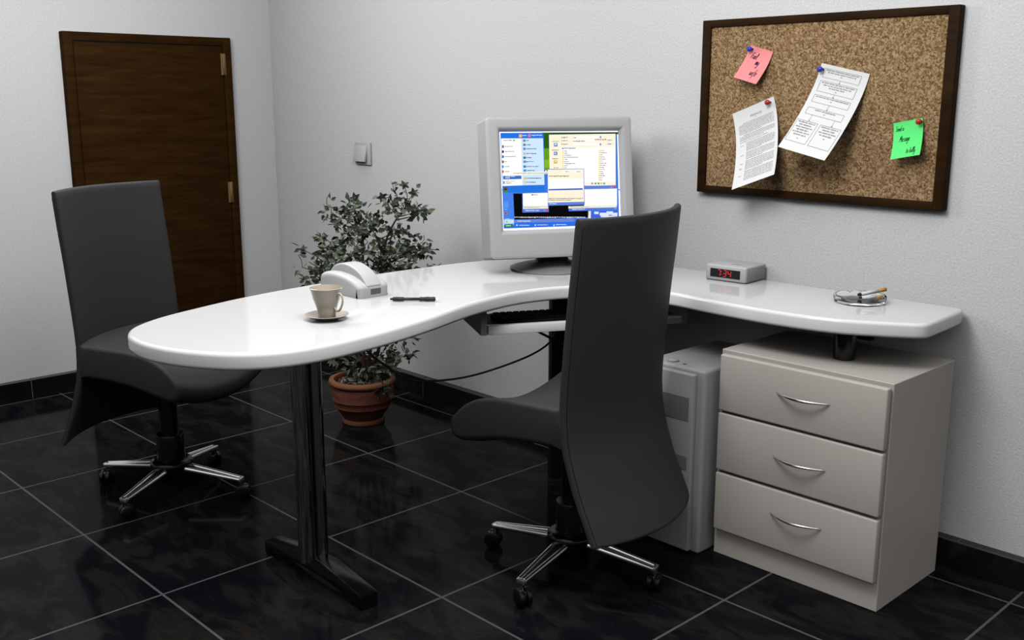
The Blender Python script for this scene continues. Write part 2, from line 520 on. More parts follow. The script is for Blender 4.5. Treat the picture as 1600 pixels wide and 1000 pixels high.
# ------------------------------------------------------------------ office chairs
prof_back = [(1.93, -.342), (1.72, -.322), (1.54, -.302), (1.34, -.284), (1.14, -.268), (1.03, -.263), (.95, -.266), (.86, -.275), (.76, -.300), (.61, -.352), (.50, -.402), (.39, -.452)]
def back_a(z):
    P = prof_back
    if z >= P[0][0]: return P[0][1] - (z-P[0][0])*.09
    for (z1, a1), (z2, a2) in zip(P[:-1], P[1:]):
        if z2 <= z <= z1:
            t = (z1-z)/(z1-z2); return a1+(a2-a1)*t
    return P[-1][1]
HW = .445
def sag(b): return .125*(1-(b/HW)**2)
def make_chair():
    root = thing('office_chair', 'x', 'chair')
    # backrest: curved shell
    pr = spline([(z, a, 0) for z, a in prof_back], 4)
    def between(A, B, dz): t = dz/abs(A.x-B.x); return A.lerp(B, t)
    pr = [pr[0], between(pr[0], pr[1], .004), between(pr[0], pr[1], .014)] + pr[1:-1] + [between(pr[-1], pr[-2], .014), between(pr[-1], pr[-2], .004), pr[-1]]
    th = .044
    BB = [-HW, -HW+.004, -HW+.014]+[(-HW+.03)+2*(HW-.03)*k/18 for k in range(19)]+[HW-.014, HW-.004, HW]; nb = len(BB)-1
    bm = bmesh.new()
    # closed cross-section (around the rim) per height
    rows = []
    for i, p in enumerate(pr):
        z, a = p.x, p.y
        e = min(1.0, min(i, len(pr)-1-i)/2)**.6
        hh = th*(.35+.65*e)
        ring = []
        for k in range(nb+1):
            b = BB[k]; w = min(1, (HW-abs(b))/.014); t = hh*(.35+.65*w**.5 if w < 1 else 1)
            ring.append(Vector((a-sag(b)+th/2-t/2, b, z)))
        for k in range(nb, -1, -1):
            b = BB[k]; w = min(1, (HW-abs(b))/.014); t = hh*(.35+.65*w**.5 if w < 1 else 1)
            ring.append(Vector((a-sag(b)+th/2+t/2, b, z)))
        rows.append([bm.verts.new(v) for v in ring])
    n = len(rows[0])
    for i in range(len(rows)-1):
        for k in range(n):
            bm.faces.new([rows[i][k], rows[i][(k+1) % n], rows[i+1][(k+1) % n], rows[i+1][k]])
    for R in (rows[0], rows[-1]):
        h = n//2
        for k in range(h-1): bm.faces.new([R[k], R[k+1], R[n-2-k], R[n-1-k]])
    bk = obj('backrest', bm, M['leather'], root, smooth='auto')
    # stitched seam around the rear panel
    bm = bmesh.new()
    pts = []
    ins = .010
    zz = [pr[i].x for i in range(3, len(pr)-3)]
    aa = {round(p.x, 5): p.y for p in pr}
    for z in zz: pts.append((aa[round(z, 5)]-sag(HW-ins)+.002, -(HW-ins), z))
    for k in range(1, 20): b = -(HW-ins)+2*(HW-ins)*k/20; pts.append((pr[-1].y-sag(b)+.004, b, pr[-1].x+.012))
    for z in reversed(zz): pts.append((aa[round(z, 5)]-sag(HW-ins)+.002, HW-ins, z))
    for k in range(1, 20): b = (HW-ins)-2*(HW-ins)*k/20; pts.append((pr[0].y-sag(b)+.004, b, pr[0].x-.012))
    pts.append(pts[0])
    tube(bm, pts, .0022, 5)
    obj('seam', bm, M['seam'], bk)
    # seat
    bm = bmesh.new()
    top = [(-.236, 1.036), (-.12, 1.030), (.0, 1.028), (.12, 1.024), (.22, 1.010), (.30, .985), (.37, .945), (.42, .900)]
    bot = [(.462, .835), (.458, .795), (.435, .765), (.38, .757), (.28, .778), (.12, .812), (-.05, .830), (-.236, .835)]
    cross = [(p.x, p.y) for p in spline([(a, z, 0) for a, z in top+[(.452, .865)]+bot], 3)]
    rows = []
    N_ = len(cross); area = sum(cross[i][0]*cross[(i+1) % N_][1]-cross[(i+1) % N_][0]*cross[i][1] for i in range(N_))
    sg_ = 1 if area > 0 else -1
    nrm = []
    for i in range(N_):
        d_ = Vector((cross[(i+1) % N_][0]-cross[i-1][0], cross[(i+1) % N_][1]-cross[i-1][1])).normalized()
        nrm.append(Vector((d_.y, -d_.x))*sg_)
    R = .026; H2 = HW*.998
    US = [-H2+R*(1-math.cos(PI/2*k/5)) for k in range(6)]
    US = US + [(-H2+R)+2*(H2-R)*k/20 for k in range(1, 20)] + [-u for u in reversed(US)]
    for b in US:
        w = H2-abs(b)
        ins = R*(1-math.sqrt(max(0, 1-((R-w)/R)**2))) if w < R else 0
        q = 1-(b/HW)**2
        ring = []
        for (a, z), nn_ in zip(cross, nrm):
            f = max(0, min(1, (a+.25)/.6)); f = f*f*(3-2*f)
            kx = 1 if a > -.2 else 0
            aa2 = a - nn_.x*ins*kx; zz2 = z - nn_.y*ins
            rr_ = max(0, min(1, (.05-a)/.28))
            ring.append(bm.verts.new((aa2 + .030*q*f - .125*q*rr_, b, zz2 - .088*q*f)))
        rows.append(ring)
    n = len(rows[0])
    for i in range(len(rows)-1):
        for k in range(n-1):
            bm.faces.new([rows[i][k], rows[i][k+1], rows[i+1][k+1], rows[i+1][k]])
        bm.faces.new([rows[i][n-1], rows[i][0], rows[i+1][0], rows[i+1][n-1]])
    for R in (rows[0], rows[-1]): bm.faces.new(R)
    for f in bm.faces: f.smooth = True
    obj('seat', bm, M['leather'], root, smooth='auto')
    # mechanism and gas lift
    bm = bmesh.new(); box(bm, (-.16, -.13, .70), (.16, .13, .76), bevel=.015)
    box(bm, (-.13, -.10, .755), (.13, .10, .80))
    obj('seat_plate', bm, M['matblack'], root, smooth='auto')
    bm = bmesh.new()
    lathe(bm, [(.052, .66), (.062, .67), (.062, .71), (.05, .72)], 32)
    cyl(bm, 0, 0, .36, .70, .056, 32)
    obj('gas_lift', bm, M['black'], root, smooth='auto')
    bm = bmesh.new()
    lathe(bm, [(.075, .20), (.086, .205), (.086, .375), (.082, .385), (.05, .388)], 36)
    obj('column_sleeve', bm, M['black'], root, smooth='auto')
    bm = bmesh.new()
    lathe(bm, [(.07, .10), (.10, .105), (.115, .13), (.128, .165), (.132, .19), (.130, .205), (.120, .216), (.09, .222)], 40)
    obj('hub', bm, M['black'], root, smooth='auto')
    for k in range(4):
        ca = math.radians(5+90*k); R = Matrix.Rotation(ca, 3, 'Z')
        bm = bmesh.new()
        # tapered chrome arm with two rails
        for s in (-1, 1):
            pts = []
            A = Vector((.105, s*.034, .170)); B = Vector((.49, s*.017, .128))
            ring = []
            for P, hw, hh in ((A, .0140, .018), (B, .0110, .014)):
                rr = []
                for j in range(16):
                    t = 2*PI*j/16
                    rr.append(bm.verts.new(R @ (P + Vector((0, hw*math.cos(t), hh*math.sin(t))))))
                ring.append(rr)
            for j in range(16): bm.faces.new([ring[0][j], ring[0][(j+1) % 16], ring[1][(j+1) % 16], ring[1][j]])
            for rr in ring: bm.faces.new(rr)
        box(bm, (.478, -.025, .112), (.500, .025, .140), bevel=.004, rot=R)
        arm = obj('base_arm', bm, M['satin'], root, smooth='auto')
        bm = bmesh.new()  # black strip stands in for the dark reflection on the arm's flat top
        vs = [(.10, -.028, .172), (.10, .028, .172), (.485, .013, .128), (.485, -.013, .128), (.10, -.030, .15), (.10, .030, .15), (.485, .014, .118), (.485, -.014, .118)]
        V = [bm.verts.new(R @ Vector(v)) for v in vs]
        for f in ((0, 1, 2, 3), (4, 7, 6, 5), (0, 4, 5, 1), (1, 5, 6, 2), (2, 6, 7, 3), (3, 7, 4, 0)): bm.faces.new([V[i] for i in f])
        ia = obj('arm_reflection_strip', bm, M['matblack'], arm); ia['label'] = 'black strip painted as the dark reflection between the chrome rails'
        # caster
        bm = bmesh.new()
        cx = .487
        st = [cx, 0]
        rot = R @ Matrix.Rotation(math.radians(40*k+20), 3, 'Z')
        cpos = R @ Vector((cx, 0, 0))
        for s in (-1, 1):
            ax = rot @ Matrix.Rotation(PI/2, 3, 'X')
            c = cpos + rot @ Vector((.014, s*.021, 0)) + Vector((0, 0, .047))
            lathe(bm, [(.0, -.015), (.036, -.015), (.046, -.010), (.047, 0), (.046, .010), (.036, .015), (.0, .015)], 24, c, axis=ax)
        cst = obj('caster', bm, M['rubber'], root, smooth='auto')
        bm = bmesh.new()
        tube(bm, [cpos+Vector((0, 0, .122)), cpos+Vector((0, 0, .075)), cpos + rot @ Vector((.014, 0, .047))], [.013, .012, .010], 12)
        box(bm, (-.012, -.0055, .04), (.045, .0055, .085), bevel=.003, rot=rot, origin=tuple(cpos))
        obj('caster_fork', bm, M['darkchrome'], cst, smooth='auto')
    return root

def copy_tree(o, parent=None):
    c = o.copy(); C.objects.link(c)
    if parent is not None: c.parent = parent
    for ch in [x for x in bpy.data.objects if x.parent == o]: copy_tree(ch, c)
    return c

ch1 = make_chair()
ch2 = copy_tree(ch1)
ch1.location = W(4.223, 1.713, 0); ch1.rotation_euler = (0, 0, math.radians(187.8))
ch2.location = W(1.713, .686, 0); ch2.rotation_euler = (0, 0, math.radians(25.2))
tag(ch1, 'dark grey high-backed swivel chair seen from behind, in front of the monitor', 'chair', 'grey swivel chairs at the desk')
tag(ch2, 'dark grey high-backed swivel chair facing the rounded desk end, in front of the door', 'chair', 'grey swivel chairs at the desk')

# ------------------------------------------------------------------ drawer unit
cab = thing('drawer_unit', 'beige three-drawer cabinet under the right end of the desk', 'cabinet', (4.63, 2.43, 0))
CW, CD, CH = .955, .65, 1.155
bm = bmesh.new()
box(bm, (0, 0, 0), (CW, CD, CH), bevel=.003, seg=1)
obj('cabinet_body', bm, M['cabinet'], cab)
for i, (z0, z1, hz) in enumerate(((.832, 1.137, 1.0), (.500, .818, .662), (.160, .484, .354))):
    bm = bmesh.new(); box(bm, (.020, -.045, z0), (CW-.008, -.004, z1), bevel=.008, seg=3)
    dr = obj('drawer', bm, M['cabinet'], cab, smooth='auto')
    bm = bmesh.new()
    pts, rad = [], []
    for k in range(17):
        t = k/16; x = .37+.29*t
        pts.append((x, -.046-.050*math.sin(PI*t)**.9 if 0 < t < 1 else -.046, hz+.0)); rad.append(.0035+.0045*math.sin(PI*t))
    tube(bm, pts, rad, 10)
    h = obj('handle', bm, M['chrome'], dr); h['label'] = 'curved chrome bow handle'

# ------------------------------------------------------------------ computer tower
pc = thing('computer_tower', 'light grey computer tower on the floor left of the drawer cabinet', 'computer', (4.2, 2.33, 0))
bm = bmesh.new()
prism(bm, rnd_rect(0, 0, .40, .66, .022), 0.0, 1.04, bev=.018, seg=3)
obj('case', bm, M['towergrey'], pc, smooth='auto')
bm = bmesh.new(); box(bm, (.03, -.035, .012), (.352, .004, 1.018), bevel=.010, seg=3)
fp = obj('front_panel', bm, M['towergrey'], pc, smooth='auto')
bm = bmesh.new(); box(bm, (.065, -.0375, .757), (.324, -.030, .888)); b1 = obj('drive_bay', bm, M['bay'], pc)
b1['label'] = 'darker grey drive bay cover'
bm = bmesh.new(); box(bm, (.065, -.0375, .482), (.324, -.030, .556)); box(bm, (.068, -.0385, .482), (.324, -.036, .486), mi=1)
b2 = obj('drive_bay', bm, [M['bay'], M['darkgrey']], pc); b2['label'] = 'narrow lower drive bay cover'
bm = bmesh.new(); lathe(bm, [(.026, 1.038), (.030, 1.040), (.029, 1.048), (.024, 1.052), (0, 1.053)], 28, (.139, .063, 0)); lathe(bm, [(.034, 1.0385), (.034, 1.0415), (.03, 1.0418)], 28, (.139, .063, 0), mi=1)
obj('power_button', bm, [M['towergrey'], M['bay']], pc, smooth='auto')
bm = bmesh.new(); lathe(bm, [(.010, 1.039), (.010, 1.043), (0, 1.044)], 16, (.224, .052, 0)); obj('indicator_light', bm, M['darkgrey'], pc)

# ------------------------------------------------------------------ monitor
mon = thing('monitor', 'grey bulky CRT monitor showing overlapping desktop windows', 'monitor', ml(0, 0, ZT), ang)
FW, ML, MZ, MW, MHT, TILT = .25, .0, .106, .922, .845, math.radians(8.5)
bm = bmesh.new()
lathe(bm, [(.262, .0), (.270, .003), (.268, .010), (.20, .028), (.12, .046), (.10, .06)], 56)
obj('monitor_base', bm, M['basegrey'], mon, smooth='auto')
bm = bmesh.new()
lathe(bm, [(.105, .045), (.095, .08), (.12, .115), (.12, .20)], 32)
obj('neck', bm, M['matblack'], mon, smooth='auto')
# local monitor frame: origin bottom centre of the front face; X lateral, Y up along the face, Z outward
Mt = Matrix(((0, -math.sin(TILT), math.cos(TILT)), (1, 0, 0), (0, math.cos(TILT), math.sin(TILT))))
def mo(x, y, z): return Mt @ Vector((x, y, z)) + Vector((FW, ML, MZ))
def ring_pts(x0, y0, x1, y1, z, r=.0, n=4):
    pts = rnd_rect(x0, y0, x1, y1, max(r, .0008), n)
    return [mo(px, py, z) for px, py in pts]
hw = MW/2
# picture tube window from pixel measurement, as fractions
sx0, sx1, sy0, sy1 = -hw+.080, hw-.066, .165, MHT-.072
bm = bmesh.new()
seq = [ (-hw+.0, 0, hw-.0, MHT, -.225, .02), (-hw, 0, hw, MHT, -.03, .02), (-hw, 0, hw, MHT, -.012, .02), (-hw+.004, .004, hw-.004, MHT-.004, -.003, .018), (-hw+.014, .014, hw-.014, MHT-.014, .0, .012), (-hw+.022, .022, hw-.022, MHT-.022, .0005, .010),
        (sx0-.020, sy0-.020, sx1+.020, sy1+.020, .0005, .006), (sx0-.012, sy0-.012, sx1+.012, sy1+.012, .0, .006), (sx0-.004, sy0-.004, sx1+.004, sy1+.004, -.006, .006), (sx0+.012, sy0+.012, sx1-.012, sy1-.012, -.040, .004)]
rings = [[bm.verts.new(v) for v in ring_pts(*q)] for q in seq]
for A, B in zip(rings[:-1], rings[1:]):
    for k in range(len(A)): bm.faces.new([A[k], A[(k+1) % len(A)], B[(k+1) % len(A)], B[k]])
obj('bezel', bm, M['greyplastic'], mon, smooth='auto')
bm = bmesh.new()
seq = [(-hw+.006, .006, hw-.006, MHT-.006, -.10, .02), (-hw+.006, .006, hw-.006, MHT-.006, -.23, .02), (-hw+.11, .10, hw-.11, MHT-.10, -.42, .05), (-hw+.20, .20, hw-.20, MHT-.24, -.60, .06)]
rings = [[bm.verts.new(v) for v in ring_pts(*q)] for q in seq]
for A, B in zip(rings[:-1], rings[1:]):
    for k in range(len(A)): bm.faces.new([A[k], A[(k+1) % len(A)], B[(k+1) % len(A)], B[k]])
bm.faces.new(rings[-1]); bm.faces.new(rings[0])
obj('housing', bm, M['greyplastic'], mon, smooth='auto')

# screen: flat picture surface with window rectangles in its own mesh
ux0, ux1, uy0, uy1 = sx0+.010, sx1-.010, sy0+.010, sy1-.010
src = [(38, 84), (1098, 82), (1146, 922), (72, 962)]       # picture corners as drawn: TL TR BR BL
dst = [(0, 1), (1, 1), (1, 0), (0, 0)]
A_ = []; B_ = []
for (x, y), (u, v) in zip(src, dst):
    A_ += [[x, y, 1, 0, 0, 0, -u*x, -u*y], [0, 0, 0, x, y, 1, -v*x, -v*y]]; B_ += [u, v]
Hm = np.linalg.solve(np.array(A_, float), np.array(B_, float))
def suv(x, y):
    w = Hm[6]*x+Hm[7]*y+1
    return (Hm[0]*x+Hm[1]*y+Hm[2])/w, (Hm[3]*x+Hm[4]*y+Hm[5])/w
smats = []; sidx = {}
def smi(rgb):
    k = tuple(rgb)
    if k not in sidx: sidx[k] = len(smats); smats.append(screen_col(rgb))
    return sidx[k]
sbm = bmesh.new(); layer = [0]
def spoly(pts, rgb, lay):
    vs = []
    for x, y in pts:
        u, v = suv(x, y); u = max(0, min(1, u)); v = max(0, min(1, v))
        vs.append(sbm.verts.new(mo(ux0+(ux1-ux0)*u, uy0+(uy1-uy0)*v, -.036+.0007*lay)))
    f = sbm.faces.new(vs); f.material_index = smi(rgb)
def sr(x0, y0, x1, y1, rgb, lay, sl=None):
    """rectangle in picture pixels; skewed to follow the picture's own perspective"""
    sl = (lambda x, y: 0) if sl is None else sl
    spoly([(x0, y0), (x1, y0), (x1, y1), (x0, y1)], rgb, lay)
def words(x0, y0, x1, h, rgb, lay, seed):
    rs = random.Random(seed); x = x0
    while x < x1:
        w = min(rs.uniform(h*.5, h*1.8), x1-x)
        sr(x, y0+rs.uniform(0, h*.15), x+w, y0+h*rs.uniform(.6, 1.0), rgb, lay); x += w+h*.35
spoly([(47, 93), (1090, 96), (1130, 905), (76, 945)], (60, 120, 225), 0)
G = (80, 135, 20)
sr(420, 93, 500, 420, (38, 92, 22), 1); sr(430, 230, 500, 420, (96, 160, 22), 2); sr(445, 330, 500, 400, (130, 185, 40), 3)
sr(500, 93, 1100, 112, (30, 70, 40), 1)
sr(75, 620, 165, 915, (70, 130, 235), 1); sr(80, 860, 170, 915, (205, 225, 250), 2); sr(80, 700, 120, 760, (90, 150, 240), 2)
sr(60, 590, 1140, 600, (60, 120, 225), 1)
# taskbar
spoly([(82, 900), (1130, 870), (1130, 905), (84, 940)], (42, 110, 230), 2)
spoly([(85, 906), (160, 903), (162, 930), (87, 934)], (40, 130, 40), 3); words(98, 913, 140, 12, (235, 255, 235), 4, 1)
for x in (215, 385, 555): words(x, 910 - (x-215)*.02, x+95, 9, (225, 235, 255), 4, x); sr(x-25, 906, x-12, 920, (180, 225, 255), 4)
# console
spoly([(163, 628), (845, 640), (850, 842), (175, 862)], (4, 4, 6), 3); words(175, 836, 820, 12, (215, 215, 215), 4, 3)
spoly([(172, 868), (720, 852), (720, 880), (175, 890)], (110, 130, 215), 3); words(200, 872, 320, 9, (235, 240, 255), 4, 4)
sr(845, 785, 870, 850, (235, 232, 222), 3)
# sky picture at the right bottom
spoly([(870, 782), (1105, 782), (1122, 830), (872, 846)], (60, 100, 225), 3)
for x, y, w, h in ((900, 790, 40, 22), (950, 800, 80, 26), (1010, 788, 60, 30), (1060, 800, 50, 24), (960, 826, 110, 14), (1050, 826, 60, 10)): sr(x, y, x+w, y+h, (225, 232, 255), 4)
# white window right
spoly([(808, 590), (1100, 585), (1104, 735), (808, 742)], (252, 252, 255), 4)
spoly([(665, 742), (1100, 732), (1101, 752), (667, 762)], (240, 236, 215), 4)
spoly([(667, 762), (1101, 752), (1103, 776), (669, 787)], (80, 120, 215), 4); words(700, 766, 815, 9, (235, 240, 255), 5, 5); sr(1082, 758, 1098, 770, (130, 160, 230), 5)
words(680, 744, 850, 7, (150, 150, 150), 5, 77)
# explorer window
spoly([(483, 112), (1075, 108), (1088, 560), (496, 560)], (253, 244, 222), 4)
spoly([(598, 232), (1078, 222), (1086, 522), (600, 540)], (254, 254, 254), 5)
spoly([(808, 562), (1086, 556), (1088, 586), (810, 592)], (95, 130, 220), 5); sr(1062, 563, 1084, 583, (215, 80, 90), 6); words(1045, 572, 1056, 8, (220, 230, 255), 6, 8)
for y, x1 in ((137, 935), (165, 890), (195, 935)): sr(697, y-8, x1+8, y+10, (254, 254, 254), 5); words(594, y-3, 652, 9, (90, 90, 90), 6, y)
words(700, 137, 728, 8, (90, 90, 90), 6, 9); words(700, 166, 805, 8, (80, 80, 80), 6, 10)
for y in (135, 198): sr(935, y-8, 950, y+10, (120, 150, 220), 6)
sr(990, 155, 1058, 172, (238, 238, 230), 6); words(1010, 160, 1042, 7, (60, 60, 60), 7, 11); sr(990, 187, 1060, 208, (238, 238, 230), 6); words(1010, 193, 1040, 8, (30, 30, 30), 7, 12)
words(893, 152, 1000, 13, (200, 110, 70), 7, 13)
words(612, 227, 720, 11, (90, 140, 235), 6, 14); sr(600, 227, 612, 240, (120, 160, 240), 6)
for i in range(9):
    y = 250+i*18.2; sr(602, y, 620, y+13, (244, 226, 140), 6); words(624, y+3, 624+[22, 25, 62, 122, 30, 42, 95, 35, 22][i], 7, (70, 70, 70), 6, 20+i)
for i in range(15):
    y = 248+i*18.2; sr(930, y, 944, y+13, (244, 226, 140), 6); words(946, y+3, 946+[28, 56, 18, 36, 44, 20, 52, 46, 30, 42, 24, 30, 44, 20, 24][i], 7, (70, 70, 70), 6, 40+i)
for x, c in ((868, (150, 160, 190)), (898, (70, 180, 60)), (925, (90, 150, 60)), (950, (215, 200, 90)), (975, (110, 140, 200))): sr(x, 533, x+17, 548, c, 6)
for y, c in ((200, (60, 120, 190)), (276, (80, 120, 200)), (350, (215, 185, 70))): sr(528, y-15, 560, y+15, c, 5); words(512, y-32, 570, 8, (90, 90, 90), 5, y)
sr(534, 190, 552, 205, (225, 240, 255), 6); sr(534, 268, 550, 283, (200, 215, 240), 6); sr(536, 340, 552, 352, (250, 235, 170), 6); words(530, 398, 572, 7, (120, 120, 120), 5, 15)
# front dialog
spoly([(470, 412), (800, 410), (812, 728), (478, 738)], (95, 130, 220), 7)
spoly([(474, 418), (796, 414), (805, 702), (480, 710)], (253, 243, 218), 8)
spoly([(478, 500), (792, 494), (796, 578), (480, 590)], (255, 255, 255), 9)
spoly([(480, 590), (790, 582), (791, 596), (481, 602)], (55, 95, 195), 9)
sr(612, 427, 692, 448, (252, 252, 248), 9); words(632, 433, 668, 8, (110, 110, 110), 10, 16); sr(706, 427, 788, 448, (252, 252, 248), 9); words(736, 433, 768, 8, (110, 110, 110), 10, 17)
words(482, 471, 665, 10, (90, 85, 80), 9, 18); words(482, 670, 795, 9, (110, 100, 90), 9, 19); words(482, 684, 690, 9, (110, 100, 90), 9, 60)
words(490, 716, 560, 8, (235, 240, 255), 9, 61)
# small window bottom left
spoly([(243, 625), (482, 620), (488, 794), (247, 800)], (85, 120, 215), 5)
spoly([(250, 628), (478, 622), (480, 740), (252, 744)], (255, 255, 255), 6); words(328, 636, 388, 9, (60, 60, 60), 7, 62)
spoly([(252, 746), (480, 742), (481, 764), (253, 768)], (240, 236, 215), 6); words(262, 751, 400, 7, (150, 150, 140), 7, 63)
words(270, 777, 400, 9, (230, 236, 255), 7, 64); sr(462, 770, 482, 790, (215, 80, 90), 7); sr(440, 772, 456, 788, (120, 150, 230), 7)
# start menu
spoly([(48, 98), (434, 100), (450, 612), (72, 620)], (36, 116, 225), 6)
spoly([(52, 143), (232, 143), (246, 556), (66, 562)], (254, 254, 255), 7)
spoly([(232, 143), (430, 143), (446, 552), (246, 556)], (208, 232, 255), 7)
sr(213, 108, 240, 134, (245, 190, 110), 8); sr(293, 106, 320, 132, (235, 120, 110), 8); words(246, 114, 282, 9, (235, 245, 255), 8, 65); words(326, 113, 420, 9, (235, 245, 255), 8, 66)
words(75, 156, 152, 9, (60, 60, 60), 8, 67); spoly([(162, 150), (180, 160), (162, 172)], (60, 180, 60), 8)
for i, (y, c) in enumerate(((214, (90, 90, 90)), (258, (10, 10, 10)), (302, (30, 110, 120)), (347, (130, 90, 50)), (390, (90, 160, 220)), (434, (210, 100, 40)))):
    sr(60, y-11, 76, y+12, c, 8); words(82, y-4, 82+[75, 88, 104, 24, 46, 44][i], 8, (110, 110, 110), 8, 70+i)
spoly([(68, 472), (236, 470), (237, 500), (70, 504)], (60, 110, 200), 8); words(90, 486, 130, 9, (240, 245, 255), 9, 80); words(92, 474, 175, 7, (240, 245, 255), 9, 81)
words(92, 517, 178, 7, (150, 150, 150), 8, 82); words(92, 532, 142, 9, (60, 60, 60), 8, 83); sr(70, 518, 84, 545, (70, 150, 220), 8)
for i, (y, w) in enumerate(((163, 22), (199, 40), (234, 92), (276, 90), (312, 48), (347, 66), (390, 110), (425, 78), (493, 135), (529, 90))):
    sr(246+y*.02, y-10, 270+y*.02, y+11, [(120, 140, 170), (110, 130, 150), (90, 140, 210), (190, 190, 185), (40, 120, 150), (110, 140, 160), (60, 130, 200), (90, 150, 210), (225, 205, 90), (215, 215, 170)][i], 8)
    words(280, y-4, 280+w, 9, (40, 60, 110), 8, 90+i)
spoly([(150, 442), (488, 436), (490, 456), (152, 464)], (255, 253, 232), 11); words(160, 446, 480, 8, (130, 130, 120), 12, 100)
sr(448, 420, 466, 438, (60, 60, 150), 10); sr(450, 423, 464, 436, (245, 245, 250), 11)
sr(74, 572, 108, 618, (110, 80, 55), 8); sr(78, 585, 104, 600, (70, 50, 40), 9); sr(76, 600, 110, 620, (50, 150, 60), 9)
sr(84, 795, 108, 815, (215, 120, 40), 4); sr(88, 800, 100, 812, (90, 60, 40), 5); words(88, 770, 108, 5, (200, 220, 250), 4, 101); words(92, 852, 126, 6, (210, 225, 250), 4, 102); sr(92, 875, 114, 892, (120, 220, 170), 4)
scr = obj('screen', sbm, smats, mon, recalc=False)
scr['label'] = 'lit screen with overlapping windows, icons and taskbar'
# glowing sheet added for the screen's light spilling onto the bezel recess
bm = bmesh.new()
vs = [bm.verts.new(v) for v in (mo(sx0, sy0, -.0375), mo(sx1, sy0, -.0375), mo(sx1, sy1, -.0375), mo(sx0, sy1, -.0375))]
bm.faces.new(vs)
obj('screen_spill', bm, mat('screen_spill_glow', (.5, .5, .5), .2, emit=(.86, .92, 1.0), es=1.3), mon, recalc=False)

# ------------------------------------------------------------------ alarm clock
clk = thing('alarm_clock', 'grey digital alarm clock with red 7:34 display on the desk', 'clock', (4.123, 2.962, ZT+.001), math.radians(4))
bm = bmesh.new(); prism(bm, rnd_rect(0, 0, .272, .235, .014), 0, .094, bev=.010, seg=3)
obj('clock_body', bm, M['greyplastic'], clk, smooth='auto')
bm = bmesh.new(); box(bm, (.034, -.0015, .022), (.232, .004, .072)); cd = obj('display', bm, M['display'], clk)
bm = bmesh.new()
segs = {'7': 'abc', '3': 'abgcd', '4': 'fgbc'}
def digit(bm, ch, x0, z0, w, h, th=.0045, sl=.12, y=-.0026):
    th = .0034
    def P(u, v): return (x0+u*w+sl*v*h, y, z0+v*h)
    L = {'a': ((0, 1), (1, 1)), 'b': ((1, 1), (1, .5)), 'c': ((1, .5), (1, 0)), 'd': ((0, 0), (1, 0)), 'g': ((0, .5), (1, .5)), 'f': ((0, 1), (0, .5))}
    for s in segs[ch]:
        a, b = L[s]; A = Vector(P(*a)); B = Vector(P(*b)); dd = (B-A).normalized(); n = Vector((-dd.z, 0, dd.x))*th/2
        A = A+dd*.002; B = B-dd*.002
        v = [bm.verts.new(q) for q in (A+n, B+n, B-n, A-n)]; bm.faces.new(v)
digit(bm, '7', .080, .029, .020, .037)
digit(bm, '3', .119, .029, .020, .037)
digit(bm, '4', .150, .029, .020, .037)
for z in (.038, .055): 
    v = [bm.verts.new(q) for q in ((.106, -.0026, z), (.110, -.0026, z), (.110, -.0026, z+.005), (.106, -.0026, z+.005))]; bm.faces.new(v)
dg = obj('digits', bm, M['led'], cd); dg['label'] = 'red glowing digits 7:34'
bm = bmesh.new(); rs = random.Random(5); x = .125
while x < .18:
    w = rs.uniform(.004, .009); box(bm, (x, .075, .094), (x+w, .088, .0945)); x += w+.003
obj('printed_marks', bm, M['darkgrey'], clk)

# ------------------------------------------------------------------ ashtray and cigarettes
ax_, ay_ = 5.105, 2.970
ash = thing('ashtray', 'round clear glass ashtray at the right end of the desk', 'ashtray', (ax_, ay_, ZT+.0005))
bm = bmesh.new()
n = 64; prof = [(.0, .004), (.060, .0), (.118, .0), (.130, .006), (.1345, .020), (.1345, .036), (.130, .041), (.120, .041), (.116, .036), (.112, .020), (.104, .013), (.0, .012)]
rings = []
for r, z in prof:
    if r == 0: rings.append([bm.verts.new((0, 0, z))]); continue
    R = []
    for k in range(n):
        a = 2*PI*k/n; zz = z
        if z > .03:
            for g in (0.35, 0.35+2*PI/3, 0.35+4*PI/3, ):
                dd = abs((a-g+PI) % (2*PI)-PI)
                if dd < .14: zz = z-.012*math.cos(dd/.14*PI/2)
        R.append(bm.verts.new((r*math.cos(a), r*math.sin(a), zz)))
    rings.append(R)
for A, B in zip(rings[:-1], rings[1:]):
    for k in range(n):
        k2 = (k+1) % n
        if len(A) == 1: bm.faces.new([A[0], B[k2], B[k]])
        elif len(B) == 1: bm.faces.new([A[k], A[k2], B[0]])
        else: bm.faces.new([A[k], A[k2], B[k2], B[k]])
obj('bowl', bm, M['glass'], ash, smooth='auto')
def cigarette(a, b, label):
    """a: burnt end, b: filter end, tile coordinates"""
    t = thing('cigarette', label, 'cigarette', a, 0, 'cigarettes in the ashtray')
    A = Vector((0, 0, 0)); B = Vector(b)-Vector(a); L = B.length; d_ = B.normalized()
    bm = bmesh.new(); tube(bm, [d_*L*.10, B*.72], .0095, 14); obj('paper_tube', bm, M['cigpaper'], t)
    bm = bmesh.new(); tube(bm, [B*.72, B], .0099, 14); obj('filter_tip', bm, M['filter'], t)
    bm = bmesh.new(); tube(bm, [A, d_*L*.05, d_*L*.105], [.006, .009, .0097], 12); obj('burnt_end', bm, M['ash'], t)
cigarette((ax_-.012, ay_+.000, ZT+.038), (ax_+.075, ay_+.135, ZT+.062), 'upper half-smoked cigarette resting over the ashtray rim, filter raised')
cigarette((ax_+.002, ay_-.012, ZT+.024), (ax_+.085, ay_+.080, ZT+.030), 'lower cigarette stub lying inside the glass ashtray')

